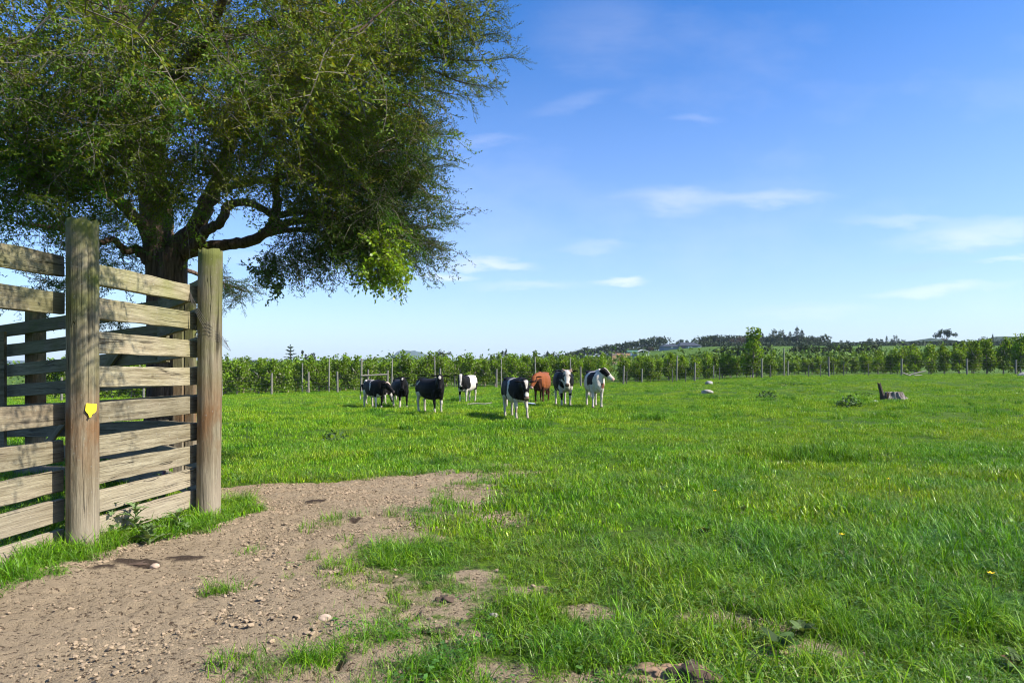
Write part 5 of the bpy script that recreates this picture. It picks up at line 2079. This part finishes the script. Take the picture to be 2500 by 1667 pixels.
def far_tree(kind, seed):
    """unit-height trees"""
    r = np.random.default_rng(seed)
    q, c = [], []

    def leaf(p, L, col):
        d = r.normal(0, 1, 3)
        d /= np.linalg.norm(d)
        s = np.cross(d, r.normal(0, 1, 3))
        s /= np.linalg.norm(s)
        q.extend([p - d * L, p + s * L * .5, p + d * L, p - s * L * .5])
        c.extend([col * r.uniform(.6, 1.4)] * 4)
    base = {'pine': (.030, .050, .020), 'broad': (.036, .055, .018), 'umbrella': (.028, .046, .018), 'brown': (.075, .058, .040), 'open': (.038, .056, .022), 'araucaria': (.026, .046, .020)}[kind]
    base = np.array(base)
    if kind in ('pine', 'araucaria'):
        tiers = 13 if kind == 'pine' else 9
        for i in range(tiers):
            t = i / tiers
            z = .12 + .86 * t
            rad = (.24 if kind == 'pine' else .30) * (1 - t) ** .8 + .02
            rad *= r.uniform(.75, 1.15)
            for a in np.linspace(0, 6.28, 9)[:-1] + r.uniform(0, 1):
                if r.random() < .12:
                    continue
                for k in range(6):
                    f = (k + .6) / 6
                    p = np.array([math.cos(a) * rad * f, math.sin(a) * rad * f, z + (.05 * f if kind == 'araucaria' else -.05 * f) + r.normal(0, .008)])
                    leaf(p, .028, base)
        for k in range(8):
            leaf(np.array([0, 0, .93 + .01 * k]), .018, base)
    else:
        nb = {'broad': 20, 'umbrella': 22, 'brown': 18, 'open': 13}[kind]
        for i in range(nb):
            if kind == 'umbrella':
                a, d = r.uniform(0, 6.28), .48 * math.sqrt(r.random())
                ce, rad = np.array([math.cos(a) * d, math.sin(a) * d, .60 + .28 * (1 - (d / .5) ** 2) + r.normal(0, .09)]), r.uniform(.07, .14)
            elif kind == 'open':
                a, d = r.uniform(0, 6.28), .34 * math.sqrt(r.random())
                ce, rad = np.array([math.cos(a) * d, math.sin(a) * d, r.uniform(.35, .92)]), r.uniform(.06, .12)
            else:
                v = r.normal(0, 1, 3)
                v *= r.random() ** .4 / np.linalg.norm(v)
                ce, rad = np.array([v[0] * .33, v[1] * .33, .52 + v[2] * .38]), r.uniform(.11, .19)
            br = r.uniform(.65, 1.35)
            for j in range(int(900 * rad ** 1.3 / .1)if kind != 'brown' else 60):
                v = r.normal(0, 1, 3)
                v *= rad * r.random() ** .4 / np.linalg.norm(v)
                if j > 55:
                    break
                leaf(ce + v, .036, base * br)
    cr = mesh_np('crown', np.array(q), np.arange(len(q)).reshape(-1, 4), M_DLEAF, False, np.array(c))
    t = MB()
    t.tube([(0, 0, -.05), (.01, 0, .4), (0, 0, .85)], [.03, .022, .008], 6)
    if kind in ('umbrella', 'open', 'broad'):
        for k in range(6):
            a = k * 1.05
            t.tube([(0, 0, .35), (math.cos(a) * .15, math.sin(a) * .15, .55), (math.cos(a) * .3, math.sin(a) * .3, .72)], [.018, .012, .006], 5)
    return cr, t.mesh('trunk', M_DTRUNK)


FT = {k: [far_tree(k, 700 + 10 * i + j) for j in range(2)] for i, k in enumerate(('pine', 'broad', 'umbrella', 'brown', 'open', 'araucaria'))}
FNAME = {'pine': ('pine_tree', 'dark conifer'), 'broad': ('broadleaf_tree', 'dark rounded tree'), 'umbrella': ('spreading_crown_tree', 'flat-topped spreading tree'), 'brown': ('bare_tree', 'brownish half-bare tree'),
         'open': ('gum_tree', 'open-crowned tree'), 'araucaria': ('star_pine', 'tiered conifer')}


def far(px, ytop, kind, Zd, where, w=1.0, ybase=None, group='trees on the far skyline'):
    x = (px - 1250) / F * Zd
    z0 = gz(x, Zd)
    zt = CAMZ + (HY - ytop) / F * Zd
    h = max(zt - z0, 2.0)
    nm, desc = FNAME[kind]
    cr, tr = FT[kind][R.randrange(2)]
    t = empty(nm, (x, Zd, z0), R.uniform(0, 6.28), desc + ' ' + where, 'tree', group)
    wh = h * w * (1.45 if kind in ('broad', 'brown') else 1.25 if kind in ('pine',) else 1.0)
    t.scale = (wh, wh, h)
    link('trunk', tr, t)
    link('crown', cr, t)


RH = 'on the hill behind the long dark-roofed house'
for px, yt, kd, w, wh in ((1667, 829, 'umbrella', 1.3, 'standing over the roof of the long house'), (1696, 827, 'broad', .8, 'at the right end of the long house'), (1722, 820, 'broad', 1.2, 'first big one right of the long house'), (1735, 829, 'brown', 1.0, 'below the first big tree right of the house'),
                          (1750, 818, 'open', .7, 'between the house trees and the brown trees'), (1768, 830, 'broad', .9, 'in the low part of the hill wood'), (1785, 822, 'brown', 1.2, 'leftmost in the hill wood'), (1800, 820, 'brown', 1.2, 'second from the left in the hill wood'),
                          (1815, 817, 'broad', .9, 'behind the tall apple shoots'), (1836, 815, 'broad', 1.0, 'in the middle of the hill wood'), (1852, 817, 'broad', 1.0, 'just right of the middle of the hill wood'), (1862, 811, 'pine', 1.0, 'leftmost conifer of the hill wood'),
                          (1878, 813, 'broad', 1.0, 'between the conifers of the hill wood'), (1896, 802, 'broad', .7, 'tall and narrow near the conifers'), (1913, 803, 'broad', .75, 'tall beside the highest conifer'), (1929, 806, 'pine', .9, 'left of the highest conifer'), (1905, 822, 'broad', 1.3, 'low under the tall narrow ones'),
                          (1946, 795, 'pine', 1.15, 'highest of the skyline'), (1958, 802, 'pine', 1.1, 'just right of the highest conifer'), (1943, 818, 'broad', 1.2, 'at the foot of the highest conifer'), (1972, 822, 'broad', 1.0, 'right of the conifers'), (1988, 818, 'broad', .9, 'second right of the conifers'),
                          (2006, 815, 'open', .9, 'standing clear with sky through its crown'), (2020, 818, 'open', .9, 'at the right end of the hill wood'), (1988, 835, 'broad', 1.4, 'low at the right of the hill wood')):
    far(px, yt, kd, R.uniform(285, 320), wh, w, group='trees of the hill wood')
for px, yt, kd, w, wh in ((2052, 829, 'broad', .8, 'lone left one of two small skyline trees'), (2067, 830, 'open', .8, 'right one of two small skyline trees'), (2090, 840, 'broad', 1.5, 'low clump right of the two small trees'), (2117, 825, 'broad', 1.1, 'left of the right-hand skyline group'), (2130, 825, 'broad', 1.1, 'middle of the right-hand skyline group'),
                          (2142, 826, 'open', 1.2, 'right of the right-hand skyline group'), (2155, 827, 'pine', 1.0, 'small one beside the thin conifer'), (2165, 818, 'pine', .8, 'thin one with a spire top'), (2184, 817, 'broad', .7, 'tall dark one before the blue wooded ridge'), (2200, 828, 'broad', 1.2, 'rounded before the blue wooded ridge'), (2218, 838, 'broad', 1.3, 'low before the blue wooded ridge'),
                          (2287, 831, 'broad', 1.2, 'left below the lone spreading tree'), (2307, 804, 'umbrella', 1.0, 'standing alone above the ridge line'), (2325, 840, 'broad', 1.3, 'right below the lone spreading tree'), (2410, 820, 'broad', 1.2, 'behind the right-hand orchard shoots'), (2380, 832, 'broad', 1.4, 'left of the far right skyline trees'),
                          (2450, 826, 'broad', 1.5, 'at the far right skyline'), (2424, 813, 'pine', .6, 'thin at the far right skyline'), (2490, 828, 'broad', 1.3, 'at the right edge of the skyline')):
    far(px, yt, kd, R.uniform(300, 340), wh, w, group='trees along the right skyline')
for px, yt, kd, Zd, w, wh in ((709, 841, 'araucaria', 160, 1.2, 'above the left part of the orchard'), (754, 852, 'open', 170, .7, 'slender above the orchard left of the blue mound'), (1064, 852, 'broad', 200, .9, 'right of the blue mound'), (1085, 857, 'open', 200, 1.0, 'second right of the blue mound'),
                              (1337, 855, 'pine', 260, 1.4, 'behind the orchard above the brown cow'), (1358, 857, 'broad', 260, .8, 'small beside the conifer behind the orchard'), (1390, 861, 'broad', 280, 1.5, 'low and round left of the green ridge'), (1537, 840, 'open', 270, .9, 'above the green roofed shed'), (1576, 846, 'broad', 280, .9, 'right of the white gable'),
                              (1588, 850, 'brown', 270, 1.3, 'reddish beside the white gable'), (1610, 847, 'broad', 290, 1.2, 'at the left end of the long house'), (1500, 855, 'brown', 230, 1.0, 'above the fruit bins'), (1235, 851, 'open', 140, .5, 'thin above the orchard centre'), (1560, 856, 'broad', 290, 1.5, 'low behind the white gable')):
    far(px, yt, kd, Zd, wh, w)

# long low tree belts along the plain (too far to tell the trees apart)
def belt(name, p0, p1, h0, h1, depth, seed, n, label, leaf=.5, base=(.030, .048, .020), kind='stuff', cat=None, group=None):
    r = np.random.default_rng(seed)
    t = r.random(n)
    x = p0[0] + (p1[0] - p0[0]) * t + r.normal(0, depth * .2, n)
    y = p0[1] + (p1[1] - p0[1]) * t + r.uniform(-.5, .5, n) * depth
    hh = (h0 + (h1 - h0) * t) * (1 + .5 * fbm(t * 40, t * 0 + seed, 3, seed))
    z = ground(x, y) + hh * r.random(n) ** .6
    ce = np.stack([x, y, z], 1)
    d = r.normal(0, 1, (n, 3))
    d /= np.linalg.norm(d, axis=1)[:, None]
    s = np.cross(d, r.normal(0, 1, (n, 3)))
    s /= np.linalg.norm(s, axis=1)[:, None]
    L = leaf * r.uniform(.6, 1.3, (n, 1))
    q = np.stack([ce - d * L, ce + s * L * .55, ce + d * L, ce - s * L * .55], 1).reshape(-1, 3)
    col = np.repeat(np.array(base)[None] * r.uniform(.6, 1.4, (n, 1)), 4, 0)
    o = link(name, mesh_np(name, q, np.arange(4 * n).reshape(-1, 4), M_DLEAF, False, col))
    return tag(o, label, cat, group, kind)


belt('far_wood', (-260, 620), (30, 560), 9, 9, 30, 1, 9000, 'dark far-off tree belt along the plain behind the orchard', 1.1)
belt('shelter_wood', (24, 330), (70, 310), 4.5, 5.5, 8, 2, 5000, 'dark tree belt running up the slope left of the houses', .55)
belt('field_trees', (40, 275), (200, 280), 2.0, 2.5, 10, 7, 6000, 'low scrub along the foot of the skyline trees', .5)
belt('hill_wood', (86, 312), (140, 312), 5.5, 5.0, 10, 11, 9000, 'dense dark wood on the hill that fills in behind the skyline trees', .5, kind='stuff')
belt('ridge_scrub', (150, 330), (230, 330), 3.0, 4.0, 8, 12, 6000, 'dark scrub along the right-hand skyline below the taller trees', .5, kind='stuff')
belt('hedge', (44.5, 150), (55, 145), 3.3, 3.3, 2.2, 3, 5200, 'clipped dark shelter hedge left of the set-back orchard row', .28, (.038, .060, .018), 'thing', 'hedge', 'shelter hedges beyond the orchard')
belt('hedge', (60, 146), (80, 150), 3.2, 2.8, 2.4, 4, 7500, 'long clipped shelter hedge above the set-back orchard row', .28, (.036, .056, .018), 'thing', 'hedge', 'shelter hedges beyond the orchard')
belt('orchard_mass', (-60, 80), (60, 84), 2.8, 2.8, 26, 5, 16000, 'mass of farther orchard rows seen between the front trees', .22, (.08, .135, .026), 'stuff')

# houses on the rise
M_ROOF = flat('dark_roof', (.045, .05, .058), .6, .15, 1)
M_WALLW = flat('white_wall', (.72, .72, .70), .8, .04, 1)
M_WALLG = flat('grey_wall', (.20, .23, .27), .8, .1, 1)
M_GLASSD = flat('dark_window', (.03, .035, .045), .15, .1, 1, .6)
M_ROOFG = flat('green_roof', (.07, .16, .10), .6, .1, 1)


def at_far(px, py, Zd):
    return ray(px, py, Zd)


Zh = 250.0
k = Zh / F
hp = at_far(1658, 851, Zh)
house = empty('long_house', (hp.x, Zh, hp.z), 0, 'long low house with a dark hipped roof on the rise', 'house')


def hip(name, x0, x1, d, z0, z1, mat, parent, inset):
    b = MB()
    b.add([(x0, -d, z0), (x1, -d, z0), (x1, d, z0), (x0, d, z0), (x0 + inset, 0, z1), (x1 - inset, 0, z1)], [(0, 1, 5, 4), (1, 2, 5), (2, 3, 4, 5), (3, 0, 4), (3, 2, 1, 0)])
    return b.obj(name, mat, parent)


def blk(name, x0, x1, y0, y1, z0, z1, mat, parent):
    b = MB()
    b.box((x0 + x1) / 2, (y0 + y1) / 2, (z0 + z1) / 2, x1 - x0, y1 - y0, z1 - z0)
    return b.obj(name, mat, parent)


hip('roof', -46 * k, -2 * k, 30 * k, 5 * k, 11 * k, M_ROOF, house, 12 * k)
hip('roof', -8 * k, 48 * k, 34 * k, 6 * k, 15 * k, M_ROOF, house, 12 * k)
blk('wall', -43 * k, -8 * k, -26 * k, 26 * k, -3, 5 * k, M_WALLG, house)
blk('wall', -8 * k + .01, 44 * k, -30 * k, 30 * k, -3, 6 * k, M_WALLG, house)
blk('window', -26 * k, -21 * k, -26 * k - .1, -26 * k + .1, .5 * k, 4 * k, M_WALLW, house)
blk('window', -4 * k, 8 * k, -30 * k - .1, -30 * k + .1, .3 * k, 5 * k, M_GLASSD, house)
for i in range(3):
    blk('window_blind', (14 + 3.7 * i) * k, (16.6 + 3.7 * i) * k, -30 * k - .12, -30 * k + .1, .2 * k, 4.6 * k, M_WALLW, house)
blk('garage_door', 37 * k, 43.5 * k, -30 * k - .12, -30 * k + .1, 0, 4.2 * k, M_WALLW, house)
blk('wall_end', 44.1 * k, 46 * k, -30 * k, 10 * k, -3, 7 * k, M_WALLW, house)

Zs = 215.0
k = Zs / F
hp = at_far(1540, 868, Zs)
shed = empty('green_roofed_shed', (hp.x, Zs, hp.z), 0, 'small shed with a green roof and white door beside the fruit bins', 'shed')
blk('wall', -8 * k, 14 * k, -1.5, 1.5, -2, 9 * k, M_WALLG, shed)
b = MB()
b.add([(-10 * k, -2, 8.6 * k), (18 * k, -2, 8.6 * k), (18 * k, 2, 8.6 * k), (-10 * k, 2, 8.6 * k), (-9 * k, 0, 13 * k), (17 * k, 0, 13 * k)], [(0, 1, 5, 4), (1, 2, 5), (2, 3, 4, 5), (3, 0, 4), (3, 2, 1, 0)])
b.obj('roof', M_ROOFG, shed)
for i in range(2):
    blk('door', (-5 + 3.4 * i) * k, (-2.2 + 3.4 * i) * k, -1.6, -1.4, 0, 7 * k, M_WALLW, shed)
hp = at_far(1568, 863, Zs)
gaz = empty('open_shelter', (hp.x, Zs, hp.z), 0, 'open shelter with a white gabled roof beside the green-roofed shed', 'shelter')
b = MB()
b.add([(-16 * k, -2.2, 4 * k), (0, -2.2, 10 * k), (16 * k, -2.2, 4 * k), (-16 * k, 2.2, 4 * k), (0, 2.2, 10 * k), (16 * k, 2.2, 4 * k),
       (-16 * k, -2.2, 3.2 * k), (0, -2.2, 9 * k), (16 * k, -2.2, 3.2 * k), (-16 * k, 2.2, 3.2 * k), (0, 2.2, 9 * k), (16 * k, 2.2, 3.2 * k)],
      [(0, 1, 4, 3), (1, 2, 5, 4), (6, 9, 10, 7), (7, 10, 11, 8), (0, 6, 7, 1), (1, 7, 8, 2), (3, 4, 10, 9), (4, 5, 11, 10), (0, 3, 9, 6), (2, 8, 11, 5)])
b.obj('roof', M_WALLW, gaz)
for x in (-13, 0, 13):
    for y in (-1.9, 1.9):
        b = MB()
        b.tube([(x * k, y, -2), (x * k, y, (4.2 if x else 8.6) * k)], .08, 6)
        b.obj('post', M_WALLW, gaz)
for i, (px, py, w, lab) in enumerate(((1352, 873, 50, 'long dark shade-cloth shelter glimpsed above the orchard'), (1443, 871, 34, 'grey roofed farm shed above the orchard left of the fruit bins'))):
    k = 170 / F
    p = at_far(px, py, 170)
    sh = empty('farm_shed', (p.x, 170, p.z), 0, lab, 'shed')
    hip('roof', -w / 2 * k, w / 2 * k, 2.0, 0, 4 * k, M_WALLG if i else M_ROOF, sh, 3 * k)
    blk('wall', -w / 2 * k + .3, w / 2 * k - .3, -1.6, 1.6, -3.5, -.01, M_WALLG, sh)


# far hills
def ridge(name, Zd, prof, depth, mat, bump, seed):
    """prof: (px, y of crest)"""
    xs = np.linspace(prof[0][0], prof[-1][0], 160)
    cr = np.interp(xs, [p[0] for p in prof], [p[1] for p in prof])
    vs, rows = [], 9
    for j in range(rows):
        t = j / (rows - 1)
        for i in range(len(xs)):
            x = (xs[i] - 1250) / F * Zd
            top = CAMZ + (HY - cr[i]) / F * Zd
            s = math.sin(math.pi * t) ** .7
            y = Zd + (t - .5) * depth
            z = -4 + (top + 4) * s + bump * s * float(fbm(x / bump * .25, y / bump * .25, 3, seed))
            vs.append((x, y, z))
    m = len(xs)
    fs = [(j * m + i, j * m + i + 1, (j + 1) * m + i + 1, (j + 1) * m + i) for j in range(rows - 1) for i in range(m - 1)]
    o = link(name, mesh_np(name, np.array(vs), fs, mat, True))
    return tag(o, kind='structure')


def forest_mat():
    m = Mat('forested_slope', .95, .1)
    p = m.coord('Position')
    n = m.noise(p, .06, 5, .7)
    m.color(m.mix(m.ramp(n, [(.35, 0.0), (.65, 1.0)]), (.022, .036, .016), (.050, .070, .028)))
    m.bump(n, 1, 6)
    return m.m


M_FOREST = forest_mat()
ridge('hills', 900, [(2040, 870), (2120, 850), (2180, 838), (2230, 829), (2300, 831), (2350, 836), (2400, 832), (2450, 824), (2520, 826), (2700, 836)], 300, M_FOREST, 7, 4)
ridge('mound', 3200, [(930, 905), (948, 882), (958, 867), (972, 859), (988, 856), (1010, 856), (1030, 861), (1050, 869), (1062, 877), (1080, 905)], 260, M_FOREST, 6, 6)
ridge('hills', 2600, [(-400, 885), (0, 880), (300, 884), (560, 882), (900, 886), (1200, 882), (1330, 886), (1500, 886)], 500, M_FOREST, 10, 8)

# ------------------------------------------------------------------ the air: thin haze that turns far hills pale blue
hz = MB()
hz.box(0, 2050, 37.5, 7500, 4700, 185)
hm = bpy.data.materials.new('thin_haze')
hm.use_nodes = True
hm.node_tree.nodes.clear()
ho = hm.node_tree.nodes.new('ShaderNodeOutputMaterial')
hv = hm.node_tree.nodes.new('ShaderNodeVolumePrincipled')
hv.inputs['Color'].default_value = (0.62, 0.80, 1.0, 1)
hv.inputs['Density'].default_value = 0.00013
hv.inputs['Anisotropy'].default_value = 0.0
hm.node_tree.links.new(hv.outputs[0], ho.inputs['Volume'])
tag(hz.obj('haze', hm), kind='stuff')
